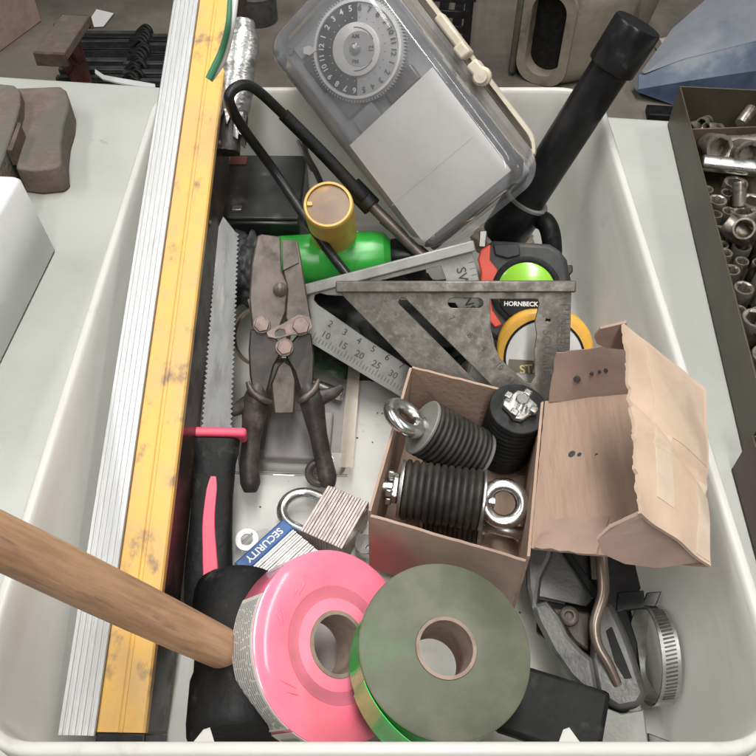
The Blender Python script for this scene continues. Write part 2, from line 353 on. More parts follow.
K['copper'] = mat('copper_brown_steel', (.26, .20, .165), (.36, .30, .26), 30, .4, .7, rough=.35, metal=.75)
def rolled_face(name, c1, c2, freq, bump, c3=None):
    """the wound edge of a tape roll: fine concentric rings"""
    m = mat(name, c1, c2, 26, .35, .7, rough=.55, c3=c3, s3=16, lo3=.52, hi3=.75); nt = m.node_tree; b = nt.nodes['Principled BSDF']
    tc = nt.nodes.new('ShaderNodeTexCoord'); w = nt.nodes.new('ShaderNodeTexWave'); w.wave_type = 'RINGS'; w.rings_direction = 'Z'
    w.inputs['Scale'].default_value = freq; w.inputs['Distortion'].default_value = .6; w.inputs['Detail'].default_value = 3; w.inputs['Detail Scale'].default_value = 30
    lk(nt, tc.outputs['Object'], w.inputs['Vector'])
    bp = nt.nodes.new('ShaderNodeBump'); bp.inputs['Distance'].default_value = bump; lk(nt, w.outputs['Fac'], bp.inputs['Height']); lk(nt, bp.outputs[0], b.inputs['Normal'])
    return m
K['dirtypink'] = rolled_face('dirty_pink_ring', (1.0, .25, .36), (.95, .25, .33), 700, .0003, (.62, .25, .22))
K['greenface'] = rolled_face('wound_green_face', (.085, .094, .058), (.135, .142, .098), 520, .00004, (.07, .15, .055))

# ------------------------------------------------------------------ the setting: floor, table
def quad_floor():
    mb = MB().add([(-9, -4, -.75), (9, -4, -.75), (9, 14, -.75), (-9, 14, -.75)], [(0, 1, 2, 3)])
    o = obj('floor', mb, K['concrete']); o['kind'] = 'structure'
quad_floor()
TA = math.degrees(math.atan2(.8655 - .9634, .3429 + .4757))
def folding_table():
    M = WF((-.0664, .9145, 0), TA)
    t = thing('folding_table', 'pale grey plastic folding table that carries the white bin', 'table', M)
    mb = MB(); rings = []
    for d, z in ((.006, -.042), (0, -.036), (0, -.006), (.0018, -.0018), (.006, 0)):
        rings.append([(x, y - .39, z) for x, y in rrect(1.15 - d, .39 - d, .03)])
    loft(mb, rings); obj('table_top', mb, K['table'], t, angle=50)
    for sx in (-.85, .85):
        for sy in (-.1, -.68):
            mb = MB().tube([(sx, sy, -.04), (sx * 1.06, sy, -.75)], .014); obj('leg', mb, K['steel_tan'], t)
folding_table()

# ------------------------------------------------------------------ plastic bin
BY0, BY1, BHX, RIMZ = .119, .678, .1935, .150
BCY = (BY0 + BY1) / 2; BHY = (BY1 - BY0) / 2
def plastic_bin():
    t = thing('plastic_bin', 'large open white plastic bin full of tools', 'bin', WF((0, BCY, 0)))
    def rg(d, z, r): return [(x, y, z) for x, y in rrect(BHX + d, BHY + d, r, 10)]
    mb = MB(); rings = []
    for d, z, r in ((-.024, .0045, .016), (-.016, .0055, .02), (-.0125, .009, .022), (-.0108, .017, .024), (-.002, .140, .031), (-.0005, .146, .032)): rings.append(rg(d, z, r))
    loft(mb, rings, True, False)
    mb.f[-1] = mb.f[-1]
    out = MB(); rr = [rg(d, z, r) for d, z, r in ((.0018, .142, .034), (.0010, .135, .034), (-.008, .017, .025), (-.011, .005, .023), (-.022, .001, .018))]
    loft(out, rr, False, True)
    mb.f = [f[::-1] if False else f for f in mb.f]
    mb.f[-1 if False else len(mb.f) - 1] = mb.f[len(mb.f) - 1]
    mb.add(out.v, out.f)
    obj('shell', mb, K['bin'], t, angle=60, fix=True)
    lip = MB(); rr = [rg(d, z, r) for d, z, r in ((-.0005, .1462, .032), (.0000, .1490, .033), (.0012, .1500, .034), (.0042, .1500, .037), (.0058, .1490, .039), (.0062, .146, .040), (.0062, .134, .040), (.0048, .134, .038), (.0044, .143, .037), (.0018, .1421, .034))]
    loft(lip, rr, False, False); obj('rim', lip, K['bin'], t, angle=60)
    for u in (205, 568):
        p = P(u, 728, .148); x = p.x
        mb = MB().add([(x - .005, -BHY + .0005, .1465), (x + .005, -BHY + .0005, .1465), (x, -BHY - .0008, .120), (x - .0015, -BHY + .007, .1440), (x + .0015, -BHY + .008, .1440)],
                      [(0, 1, 4, 3), (0, 3, 2), (3, 4, 2), (4, 1, 2), (1, 0, 2)])
        obj('gusset', mb, K['bin'], t)
plastic_bin()

# ------------------------------------------------------------------ spirit level
def spirit_level():
    o = P(57, 735, .066); d = Vector((.0184, .957, .285)).normalized()
    x = Vector((1, 0, 0)); x = (x - d * x.dot(d)).normalized(); z = x.cross(d)
    M = Matrix((x, d, z)).transposed().to_4x4(); M.translation = o
    t = thing('spirit_level', 'long yellow and silver spirit level leaning over the far rim of the bin', 'level', M)
    L = 1.22; W1 = .0215; W = .049
    def ext(name, prof, m, y0=0, y1=L, bevel=0):
        n = len(prof); vs = []; ys = [y0 + (y1 - y0) * k / 8 for k in range(9)]
        for y in ys: vs += [(a, y, b) for a, b in prof]
        fs = [(i * n + k, i * n + (k + 1) % n, (i + 1) * n + (k + 1) % n, (i + 1) * n + k) for i in range(8) for k in range(n)]
        fs += [list(range(n))[::-1], list(range(8 * n, 9 * n))]
        return obj(name, MB().add(vs, fs), m, t, bevel=bevel, fix=True)
    prof = [(0, -.055), (0, -.0006), (.0006, 0)]
    for k in range(5):
        c = .0034 + k * .0036
        prof += [(c - .0008, 0), (c - .0004, -.0004), (c + .0004, -.0004), (c + .0008, 0)]
    prof += [(W1 - .0008, 0), (W1 - .0003, -.0006), (W1 - .0003, -.055)]
    ext('aluminium_rail', prof, K['alu'])
    ext('yellow_beam', [(W1, -.055), (W1, -.0022), (W1 + .0008, -.0014), (W1 + .012, -.0014), (W1 + .0128, -.0024), (W1 + .0145, -.0024), (W1 + .0153, -.0014), (W - .0012, -.0014), (W, -.0026),
                        (W, -.0085), (W - .003, -.0095), (W - .003, -.055)], K['yellow'], .002)
    ext('side_panel', [(W - .0028, -.0098), (W - .0006, -.0102), (W - .0006, -.0552), (W - .0028, -.0552)], K['maroon'], .003)
    obj('end_cap', MB().box(((W1 + W) / 2 + .0003, -.0035, -.0285), (W - W1 + .0008, .011, .0545)), K['blackpl'], t, bevel=.0012)
    for y in (.355, .43): obj('rivet', MB().lathe([(.0026, 0), (.0026, .0006), (.0014, .0014), (0, .0016)], 14, axisM((W - .0008, y, -.017), (1, 0, 0))), K['boltm'], t)
spirit_level()

# ------------------------------------------------------------------ outdoor timer box
def timer_box():
    d = .645; M = VF(388, 107, d, roll=40.8, tx=2, ty=-19)
    t = thing('timer_box', 'outdoor timer box with clear lid, round dial and white card inside', 'timer', M)
    hx, hy = .049, .1035
    def rg(dd, z, r): return [(x, y, z) for x, y in rrect(hx + dd, hy + dd, r, 8)]
    mb = MB(); loft(mb, [rg(.0045, -.052, .019), (rg(.0035, -.010, .018)), rg(.002, -.0045, .017), rg(-.001, -.0012, .015), rg(-.0045, 0, .012)], False, True)
    lid = obj('clear_lid', mb, K['clear'], t, angle=60)
    mb = MB(); loft(mb, [rg(.0045, -.0522, .019), rg(.010, -.0522, .024), rg(.010, -.056, .024), rg(.005, -.056, .02)], False, False); obj('lid_flange', mb, K['clear'], t)
    def rb(dd, z, r): return [(x + .0075, y + .009, z) for x, y in rrect(hx + dd, hy + dd - .003, r, 8)]
    mb = MB(); loft(mb, [rb(.000, -.094, .016), rb(.006, -.088, .02), rb(.0055, -.064, .021), (rb(.010, -.0635, .024)), rb(.010, -.0570, .024), rb(.007, -.0566, .02), rb(.004, -.075, .018)], True, True)
    base = obj('base', mb, K['beige'], t, angle=50)
    obj('mechanism_plate', MB().box((0, 0, -.034), (.103, .213, .006)), K['timergrey'], t, bevel=.003)
    for (x, y, a, b, z) in ((-.030, .036, .016, .030, -.027), (-.024, .010, .022, .016, -.024), (.014, .012, .030, .014, -.026), (-.036, .066, .010, .03, -.029), (-.02, .09, .04, .012, -.03), (.036, .086, .012, .02, -.028)):
        obj('terminal_block', MB().box((x, y, z - .002), (a, b, .012)), random.choice([K['timergrey'], K['greymet'], K['blackpl']]), t, bevel=.001)
    obj('white_card', MB().box((0.0, -.0495, -.0040), (.089, .0985, .0006)), K['paper'], t)
    obj('crease', MB().box((-.004, -.060, -.0036), (.084, .0005, .0003), Matrix.Rotation(R(-1), 4, 'Z')), K['label'], t)
    for sx, sy in ((-.044, .097), (.044, .097), (-.044, -.097), (.044, -.097)): obj('corner_screw', MB().lathe([(.003, -.031), (.003, -.029), (.002, -.028), (0, -.028)], 14, Matrix.Translation((sx, sy, 0))), K['steel'], t)
    # dial, with its writing upright in the picture
    D = Matrix.Translation((.0045, .054, -.016)) @ Matrix.Rotation(R(-40.8), 4, 'Z') @ Matrix.Diagonal((1.06, 1.06, 1, 1))
    r0 = .0365
    dial = obj('dial', MB().lathe([(r0, -.012), (r0, -.002), (r0 - .0015, 0), (0, 0)], 64), K['dialgrey'], t, D)
    for k in range(96):
        a = 2 * PI * k / 96
    mb = MB()
    for k in range(96):
        a = 2 * PI * k / 96
        mb.box((0, 0, 0), (.0016, .0009, .008), Matrix.Rotation(a, 4, 'Z') @ Matrix.Translation((r0 + .0004, 0, -.005)))
    obj('dial_teeth', mb, K['dialgrey'], dial)
    obj('dial_ring', MB().lathe([(r0 - .0015, .0001), (r0 - .0015, .0018), (r0 - .0035, .0018), (r0 - .0035, .0001)], 64, None, True), K['silverdisc'], dial)
    seg = [(0.0195 * math.cos(R(a)), .0195 * math.sin(R(a))) for a in range(90, 271, 6)] + [(.0325 * math.cos(R(a)), .0325 * math.sin(R(a))) for a in range(270, 89, -6)]
    obj('night_band', MB().prism(seg, .0002, .0005), K['dialdark'], dial)
    obj('inner_disc', MB().lathe([(.0188, .0001), (.0188, .003), (.0178, .0036), (0, .0036)], 48), K['silverdisc'], dial)
    seg = [(.0125 * math.cos(R(a)) + .0025, .0125 * math.sin(R(a))) for a in range(0, 360, 8)]
    obj('centre_plate', MB().prism(seg, .0036, .0040), K['dialgrey'], dial)
    obj('screw', MB().lathe([(.0042, .004), (.0042, .0062), (.003, .0074), (0, .0078)], 24), K['chrome'], dial)
    nums = ['12', '1', '2', '3', '4', '5', '6', '7', '8', '9', '10', '11']
    for k in range(24):
        a = 90 - 15 * k - 4; rr = .0288; dark = (90 < (a % 360) < 270)
        n = nums[(k + 6) % 12]
        lettering(n, .0058, K['whiteink'] if dark else K['ink'], dial, (rr * math.cos(R(a)), rr * math.sin(R(a)), .0007), a - 90, bold=.00012)
        lettering('-', .004, K['whiteink'] if dark else K['ink'], dial, (.0222 * math.cos(R(a)), .0222 * math.sin(R(a)), .0007), a)
    lettering('AM', .0042, K['ink'], dial, (0, .0088, .0043), bold=.0001)
    lettering('PM', .0042, K['ink'], dial, (0, -.0088, .0043), bold=.0001)
    lettering('12', .0048, K['ink'], dial, (.0125, 0, .0043), 90, bold=.0001)
    for a0, a1 in ((25, 100), (-95, -25)):
        pts = [(.0152 * math.cos(R(a)), .0152 * math.sin(R(a)), .0041) for a in range(a0, a1, 5)]
        obj('arrow_arc', MB().tube(pts, .0003, 6), K['ink'], dial)
    obj('pointer', MB().prism([(-.043, -.002), (-.038, -.0035), (-.032, 0), (-.038, .0035), (-.043, .002)], 0, .003), K['silverdisc'], dial)
    # hinge and latch pieces on the beige edge
    for y in (.004, -.014):
        mb = MB().box((.0635, y, -.052), (.010, .012, .016)); obj('latch', mb, K['beige'], t, bevel=.002)
    obj('latch_plate', MB().box((.0640, .020, -.058), (.008, .040, .012)), K['beige'], t, bevel=.002)
    obj('knob', MB().lathe([(.0075, 0), (.0075, .004), (.0055, .006), (.0055, .0085), (0, .009)], 24, Matrix.Translation((.0635, -.022, -.050))), K['beige'], t)
timer_box()

# ------------------------------------------------------------------ black pipe with caps
def black_pipe():
    A = P(511, 224, .062); B = P(638, 25, .238); ax = B - A; L = ax.length
    t = thing('black_pipe', 'black plastic pipe with square-edged end cap leaning on the far rim', 'pipe', axisM(A, ax))
    r = .0165
    obj('tube', MB().lathe([(r - .002, -.008), (r, -.008), (r, L - .006), (r - .002, L - .006)], 40, None, True), K['blackpl'], t)
    obj('end_cap', MB().lathe([(r + .0004, L - .036), (r + .0030, L - .036), (r + .0034, L - .034), (r + .0034, L - .001), (r + .0024, L + .001), (0, L + .001)], 40), K['blackpl'], t)
    obj('socket_fitting', MB().lathe([(r + .0003, .026), (r + .004, .026), (r + .0045, .024), (r + .0045, -.012), (r + .001, -.022), (.008, -.024), (0, -.024)], 40), K['blackpl'], t)
    obj('ring', MB().lathe([(r + .0005, .0262), (r + .0048, .0262), (r + .0048, .0285), (r + .0005, .0285)], 40, None, True), K['greypale'], t)
black_pipe()

# ------------------------------------------------------------------ bent rod with taped end, wires
def bent_rod():
    pts = smooth_path([P(348, 276, .10), P(318, 236, .115), P(275, 172, .145), P(243, 128, .190), P(230, 104, .216), P(231, 92, .224), P(243, 85, .224), P(258, 91, .214), P(285, 116, .185)], 8)
    t = thing('bent_rod', 'black rod bent back on itself beside the clear-lidded timer box', 'rod', WF((0, 0, 0)))
    obj('arm', MB().tube(pts, .0040, 14), K['blackpl'], t)
    obj('sleeve', MB().tube(smooth_path([P(283, 114, .186), P(325, 156, .157), P(364, 198, .130)], 8), .0052, 14), K['blackrub'], t)
    obj('clamp', MB().tube([P(352, 186, .133), P(372, 207, .122)], .0085, 16), K['black'], t)
    obj('lower_arm', MB().tube(smooth_path([P(368, 202, .125), P(395, 229, .112), P(424, 258, .100)], 8), .0046, 14), K['snip'], t)
    return t
bent_rod()
def taped_bar():
    A = P(228, 150, .160); B = P(243, 22, .222)
    t = thing('taped_bar', 'rough bar end wrapped in torn silver tape beside the yellow level', 'bar', axisM(A, B - A))
    L = (B - A).length; mb = MB(); rings = []; n = 20
    for i in range(15):
        f = i / 14; r = .0150 * (1 - .35 * max(0, f - .8) / .2) * (.85 + .15 * min(1, f * 6)); rg = []
        for k in range(n):
            a = 2 * PI * k / n; q = 1 + .16 * noise.noise(Vector((math.cos(a) * 2, math.sin(a) * 2, f * 9)))
            rg.append((r * q * math.cos(a), r * q * math.sin(a) * .85, L * (.26 + .74 * f)))
        rings.append(rg)
    loft(mb, rings); obj('silver_wrap', mb, K['duct'], t, angle=60)
    rings = []
    for i in range(8):
        f = i / 7; rg = []
        for k in range(n):
            a = 2 * PI * k / n; q = 1 + .3 * noise.noise(Vector((math.cos(a) * 2, math.sin(a) * 2, f * 5 + 7)))
            rg.append((.0098 * q * math.cos(a), .009 * q * math.sin(a), L * (-.02 + .30 * f)))
        rings.append(rg)
    mb = MB(); loft(mb, rings); obj('dark_core', mb, K['grip'], t, angle=60)
    for k in range(12):
        a = 2 * PI * k / 12 + random.uniform(-.2, .2); l = random.uniform(.012, .03)
        c = Vector((math.cos(a), math.sin(a), 0)); s = Vector((-c.y, c.x, 0)) * .0035
        z0 = L * .27
        mb = MB().add([c * .0125 - s + Vector((0, 0, z0)), c * .0125 + s + Vector((0, 0, z0)), c * .0145 + s * .2 + Vector((0, 0, z0 - l)), c * .0112 - s * .6 + Vector((0, 0, z0 - l * .9)),
                       c * .0120 - s + Vector((0, 0, z0)), c * .0120 + s + Vector((0, 0, z0)), c * .0140 + s * .2 + Vector((0, 0, z0 - l)), c * .0107 - s * .6 + Vector((0, 0, z0 - l * .9))],
                      [(0, 1, 2, 3), (7, 6, 5, 4), (0, 4, 5, 1), (1, 5, 6, 2), (2, 6, 7, 3), (3, 7, 4, 0)])
        obj('torn_strip', mb, random.choice([K['duct'], K['grip']]), t)
taped_bar()
def loose_wires():
    w = obj('wire', MB().tube(smooth_path([P(236, -8, .285), P(232, 25, .268), P(224, 58, .245), P(210, 80, .232)], 10), .0022, 10), K['white'])
    tag(w, 'white wire curling down over the yellow level', 'wire')
    pts = smooth_path([P(230, -6, .287), P(228, 25, .27), P(222, 50, .252), P(209, 79, .234)], 10)
    w = obj('wire', MB().tube(pts, [.0012 + .0016 * (i / (len(pts) - 1)) ** .7 for i in range(len(pts))], 10), K['greenwire'])
    tag(w, 'green wire curling down over the yellow level', 'wire')
    w = obj('wire', MB().tube(smooth_path([P(301, 108, .10), P(303, 128, .10), P(306, 152, .105), P(316, 172, .112), P(324, 190, .11)], 8), .0026, 10), K['blackpl'])
    tag(w, 'thin black wire running down to the amber capped cylinder', 'wire')
    w = obj('wire', MB().tube(smooth_path([P(284, 96, .098), P(292, 122, .098), P(300, 145, .10), P(312, 170, .103)], 8), .0017, 8), K['steel'])
    tag(w, 'thin grey metal wire behind the amber capped cylinder', 'wire')
loose_wires()

# ------------------------------------------------------------------ battery, amber cylinder, green bottle, rag
def battery():
    a = P(231, 157, .098); b = P(308, 159, .098); c = P(225, 223, .098)
    W = (b - a).length; Dp = abs(a.y - c.y)
    t = thing('battery', 'black box-shaped battery with small red tag under the bent rod', 'battery', WF(((a.x + b.x) / 2 - .002, (a.y + c.y) / 2, 0), -1.0))
    obj('case', MB().box((0, 0, .052), (W, Dp, .092)), K['blackpl'], t, bevel=.002)
    obj('cover', MB().box((0, .001, .0995), (W * .975, Dp * .95, .003)), K['dustblack'], t, bevel=.001)
    obj('tag', MB().box((-W * .36, Dp * .38, .1016), (W * .22, Dp * .13, .0012)), K['redstand'], t)
    obj('terminal', MB().box((-W * .25, -Dp * .36, .1025), (.008, .006, .003)), K['steel'], t, bevel=.0006)
battery()
def amber_cylinder():
    d = depth_at(328, 205, .150); t = thing('amber_cylinder', 'upright amber cylinder with brown round face beside the battery', 'cylinder', VF(328, 204, d, 0, 24, -5))
    r = 25.5 * d / FPX
    obj('body', MB().lathe([(r - .002, -.095), (r - .0005, -.093), (r, -.004), (r - .0004, -.001), (r - .0012, 0), (r - .0028, 0), (r - .0032, -.0028), (0, -.0028)], 48), K['yellowcap'], t)
    obj('face', MB().lathe([(r - .0034, -.0027), (r - .0034, -.0018), (r * .5, -.0012), (0, -.001)], 40), K['brownface'], t)
    obj('key_tab', MB().box((-r + .0055, .0005, -.0008), (.004, .003, .0016)), K['yellowcap'], t)
    obj('side_label', MB().box((r * .98, -.004, -.075), (.002, .016, .022)), K['paper'], t, bevel=.0005)
amber_cylinder()
def green_bottle():
    A = P(268, 263, .070); B = P(392, 256, .078); L = (B - A).length; t = thing('green_bottle', 'bright green plastic bottle lying behind the carpenter squares', 'bottle', axisM(A, B - A))
    r = .0225
    obj('body', MB().lathe([(0, -.004), (r * .7, -.003), (r * .95, .003), (r, .012), (r, L * .42), (r * .985, L * .43), (r * .985, L * .45), (r, L * .46), (r, L - .016), (r * .9, L - .006), (r * .6, L), (0, L + .001)], 40), K['greenpl'], t)
    obj('cap', MB().lathe([(r * .62, L - .002), (r * .66, L + .004), (r * .62, L + .018), (0, L + .019)], 30), K['blackpl'], t)
green_bottle()
def lump(name, label, cat, c, dims, m, seed, amp=.25, fq=2.2, rz=0):
    bm = bmesh.new(); bmesh.ops.create_icosphere(bm, subdivisions=5, radius=1)
    for v in bm.verts:
        p = v.co.copy(); q = 1 + amp * noise.fractal(p * fq + Vector((seed, seed * 2, 0)), 1.0, 2.0, 4)
        q -= .10 * abs(math.sin(5 * noise.noise(p * 1.7 + Vector((0, seed, 0)))))
        v.co = Vector((p.x * dims[0] * q, p.y * dims[1] * q, max(p.z * q, -.8) * dims[2]))
    me = bpy.data.meshes.new(name); bm.to_mesh(me); bm.free(); finish(me, 70)
    o = obj(name, me, m, None, WF(c, rz)); return tag(o, label, cat)
lump('rag', 'crumpled dark grey cloth between the battery and the cutters', 'cloth', P(246, 266, .062), (.026, .042, .030), K['greyrub'], 3.3)
lump('gap_filler', 'large crumpled black pouch added to darken the gaps under the carpenter squares', 'filler', P(392, 322, .028), (.080, .066, .024), K['black'], 8.1)  # black lump added to stand in for the dark gaps in the pile
lump('cloth', 'dusty beige lump under the foot of the black pipe', 'cloth', P(502, 240, .045), (.030, .020, .018), K['beige'], 5.5, .15)
w = obj('hose', MB().tube(smooth_path([P(533, 218, .06), P(545, 222, .075), P(551, 236, .07), P(552, 262, .05), P(548, 300, .03)], 8), .0088, 16), K['blackrub'])
tag(w, 'short black rubber hose bent behind the black tape measure', 'hose')
w = obj('steel_strap', MB().box((0, 0, 0), (.008, .06, .003)), K['snip'], None, WF(P(405, 238, .088), 38, 0, 0)); tag(w, 'brown steel strap under the lower corner of the timer box', 'strap')

# ------------------------------------------------------------------ carpenter squares
def tri_square(name, label, M, L, m, hand, slots, holes):
    t = thing(name, label, 'square', M); th = .0032
    out = [(0, 0), (L, 0), (L, -L * .985), (L - .006, -L), (.004, -.006)]
    outl = [out]
    blade = plate('blade', outl + slots + holes, th, m, t, Matrix.Translation((0, 0, -th / 2)), .0004)
    obj('fence', MB().box((L / 2 + .0005, .0018, 0), (L + .004, .0088, .0170)), m, t, bevel=.0012)
    return t
def squares():
    # front square, rusty; local x along the fence, y up, z to the viewer
    d = .632; s = d / FPX; M = VF(455, 300, d, 0, tx=-2, ty=0) @ Matrix.Translation(((338 - 455) * s, (300 - 289) * s, 0)); L = 231 * s
    def q(u, v): return ((u - 338) * s, -(v - 289) * s)
    sl = [slot(q(403, 302), q(500, 399), .0032),
          slot(q(455, 303), q(484, 303), .0040),
          [q(541, 301), q(546, 300), q(549, 304), q(549, 316), q(545, 326), q(548, 336), q(546, 346), q(549, 360), q(548, 384), q(544, 390), q(538, 390), q(533, 384), q(480, 331), q(478, 326), q(480, 322), q(484, 321), q(492, 321), q(530, 313)]]
    sl[2] = [q(490, 299), q(536, 299), q(538, 303), q(536, 312), q(534, 322), q(536, 334), q(534, 350), q(535, 376), q(531, 383), q(526, 382), q(500, 358), q(491, 336)]
    sl[1] = slot(q(453, 303), q(478, 303), .0038)
    ho = [disc(*q(547, 320), 14, .0019, .0019)]
    t = tri_square('carpenter_square', 'mottled grey-brown steel triangular square lying in front of the tape measures', M, L, K['rustgrey'], 1, sl, ho)
    f = .0018
    for k in range(44):
        y = -.012 - k * (L - .02) / 44; l = .0065 if k % 4 == 0 else .0042
        obj('graduation', MB().box((L - .001 - l / 2, y, f), (l, .00035, .0001)), K['ink'], t)
    lettering('SPEED', .0092, K['engrave'], t, (*q(560, 335), f), -90, bold=.0001)
    lettering('SQUARE', .0092, K['engrave'], t, (*q(546, 352), f), -90, bold=.0001)
    for (u, v, n) in ((470, 335, '8'), (484, 349, '9'), (452, 318, '7'), (500, 366, '10'), (512, 380, '11')):
        lettering(n, .0062, K['ink'], t, (*q(u, v), f), -45)
    # rear square, pale cast aluminium
    d = .655; s2 = d / FPX; L2 = 225.6 * s2
    M = VF(400, 300, d, 0, tx=-3, ty=0) @ Matrix.Translation(((252 - 400) * s2, -(306 - 300) * s2, 0)) @ Matrix.Rotation(R(14.5), 4, 'Z')
    def w(u, v):
        a, b = (u - 252) * s2, -(v - 306) * s2; c, sn = math.cos(R(14.5)), math.sin(R(14.5)); return (a * c + b * sn, -a * sn + b * c)
    sl = [[w(315, 295), w(320, 293), w(327, 295), w(345, 296), w(400, 300), w(455, 303), w(478, 340), w(470, 372), w(452, 384), w(432, 381), w(414, 370), (w(370, 341)), w(334, 316), w(318, 305), w(314, 300)],
          [w(372, 283), w(440, 266), w(446, 280), w(440, 284), w(400, 286), w(380, 287)]]
    t = tri_square('carpenter_square', 'pale grey aluminium triangular square tucked behind the mottled one', M, L2, K['greypale'], 1, sl, [])
    for k in range(10):
        p = w(372 + k * 6.6, 284 - k * 1.7); obj('graduation', MB().box((p[0], p[1] + .0055, f), (.0004, .004, .0001)), K['ink'], t)
    dd = (L2 / math.sqrt(2) * 2)
    for k in range(70):   # degree scale along the sloping edge
        g = .10 + .80 * k / 70; p = Vector((L2 * g, -L2 * g)); l = .006 if k % 5 == 0 else .0038
        obj('graduation', MB().box((0, l / 2 + .0012, 0), (.0004, l, .0001), Matrix.Translation((p.x, p.y, f)) @ Matrix.Rotation(R(-45), 4, 'Z')), K['ink'], t)
    for k, n in enumerate(['10', '15', '20', '25', '30', '35', '40', '45']):
        g = .245 + k * .0615; lettering(n, .0075, K['engrave'], t, (L2 * g + .0068, -L2 * g + .0068, f), -44, bold=.0001)
    for k, n in enumerate(['2', '3', '4', '5', '6', '7', '8', '10']):
        g = .24 + k * .052; lettering(n, .0075, K['ink'], t, (L2 * g + .0135, -L2 * g + .0135, f), -44)
    lettering('SWANSON', .0105, K['ink'], t, (L2 - .012, -.038, f), -90, bold=.0001)
    for k in range(30):
        y = -.010 - k * .005; obj('graduation', MB().box((L2 - .0028, y, f), (.0045, .0004, .0001)), K['ink'], t)
squares()

# ------------------------------------------------------------------ tape measures
def tape_measures():
    d = .688; s = d / FPX; M = VF(524, 290, d, -3, tx=4, ty=0)
    t = thing('tape_measure', 'black tape measure with lime green disc and red-orange trim', 'tape measure', M)
    def q(u, v): return ((u - 524) * s, -(v - 290) * s)
    case = [q(*p) for p in ((484, 246), (490, 242), (546, 243), (556, 249), (564, 258), (568, 276), (568, 310), (560, 334), (538, 342), (500, 342), (486, 332), (482, 300), (482, 262))]
    obj('case', MB().prism(case, -.040, 0), K['greyrub'], t, bevel=.004, seg=3)
    obj('trim', MB().prism([q(*p) for p in ((478, 252), (488, 246), (488, 262), (497, 272), (497, 290), (492, 300), (494, 312), (505, 326), (498, 330), (486, 318), (480, 300), (480, 275), (476, 262))], -.034, .0022), K['redpl'], t, bevel=.0015)
    obj('side_ridge', MB().prism([q(*p) for p in ((490, 246), (516, 245), (518, 256), (506, 260), (493, 257))], 0, .003), K['greyrub'], t, bevel=.0012)
    obj('disc_surround', MB().lathe([(.0285, -.001), (.0285, .0026), (.026, .0034), (.0238, .0028), (.0238, -.001)], 48, Matrix.Translation((*q(526, 291), 0)), True), K['blackrub'], t)
    obj('lime_disc', MB().lathe([(.0236, 0), (.0236, .0022), (.021, .0034), (0, .0040)], 48, Matrix.Translation((*q(526, 291), 0))), K['limepl'], t)
    obj('black_band', MB().prism([q(*p) for p in ((499, 294), (553, 294), (550, 308), (540, 317), (526, 320), (511, 316), (502, 307))], .0036, .0044), K['black'], t)
    lettering('HORNBECK', .0052, K['whiteink'], t, (*q(522, 304.5), .0048), 2, bold=.00015)
    lettering('16   8', .007, K['whiteink'], t, (*q(524, 296.0), .0048), 2, bold=.0001)
    obj('hook', MB().box((*q(479, 240), -.012), (.006, .014, .012)), K['steel'], t, bevel=.0008)
    obj('belt_clip', MB().prism([q(*p) for p in ((562, 262), (570, 262), (571, 268), (568, 272), (571, 282), (566, 284))], -.030, -.008), K['blackpl'], t, bevel=.001)
    d = .674; s = d / FPX; M = VF(544, 358, d, -4, tx=-8, ty=2)
    t = thing('tape_measure', 'yellow tape measure with round white label behind the mottled square', 'tape measure', M)
    r = 50 * s
    rr = [(x, y) for x, y in rrect(.0385, .0385, .030, 10)]
    obj('case', MB().prism(rr, -.034, 0), K['stanyellow'], t, bevel=.004, seg=3)
    obj('case_front', MB().lathe([(.0375, -.002), (.0375, .001), (.035, .0022), (.0, .0024)], 48), K['stanyellow'], t)
    obj('white_label', MB().lathe([(.0305, .001), (.0305, .0030), (0, .0034)], 48), K['silverdisc'], t)
    obj('label_ring', MB().lathe([(.0325, .001), (.0325, .0030), (.0306, .0032), (.0306, .001)], 48, None, True), K['black'], t)
    obj('name_band', MB().box((0, -.0075, .0037), (.056, .0105, .0006)), K['bandolive'], t)
    lettering('STANLEY', .0098, K['goldink'], t, (.001, -.0075, .0042), 9, bold=.0002)
tape_measures()

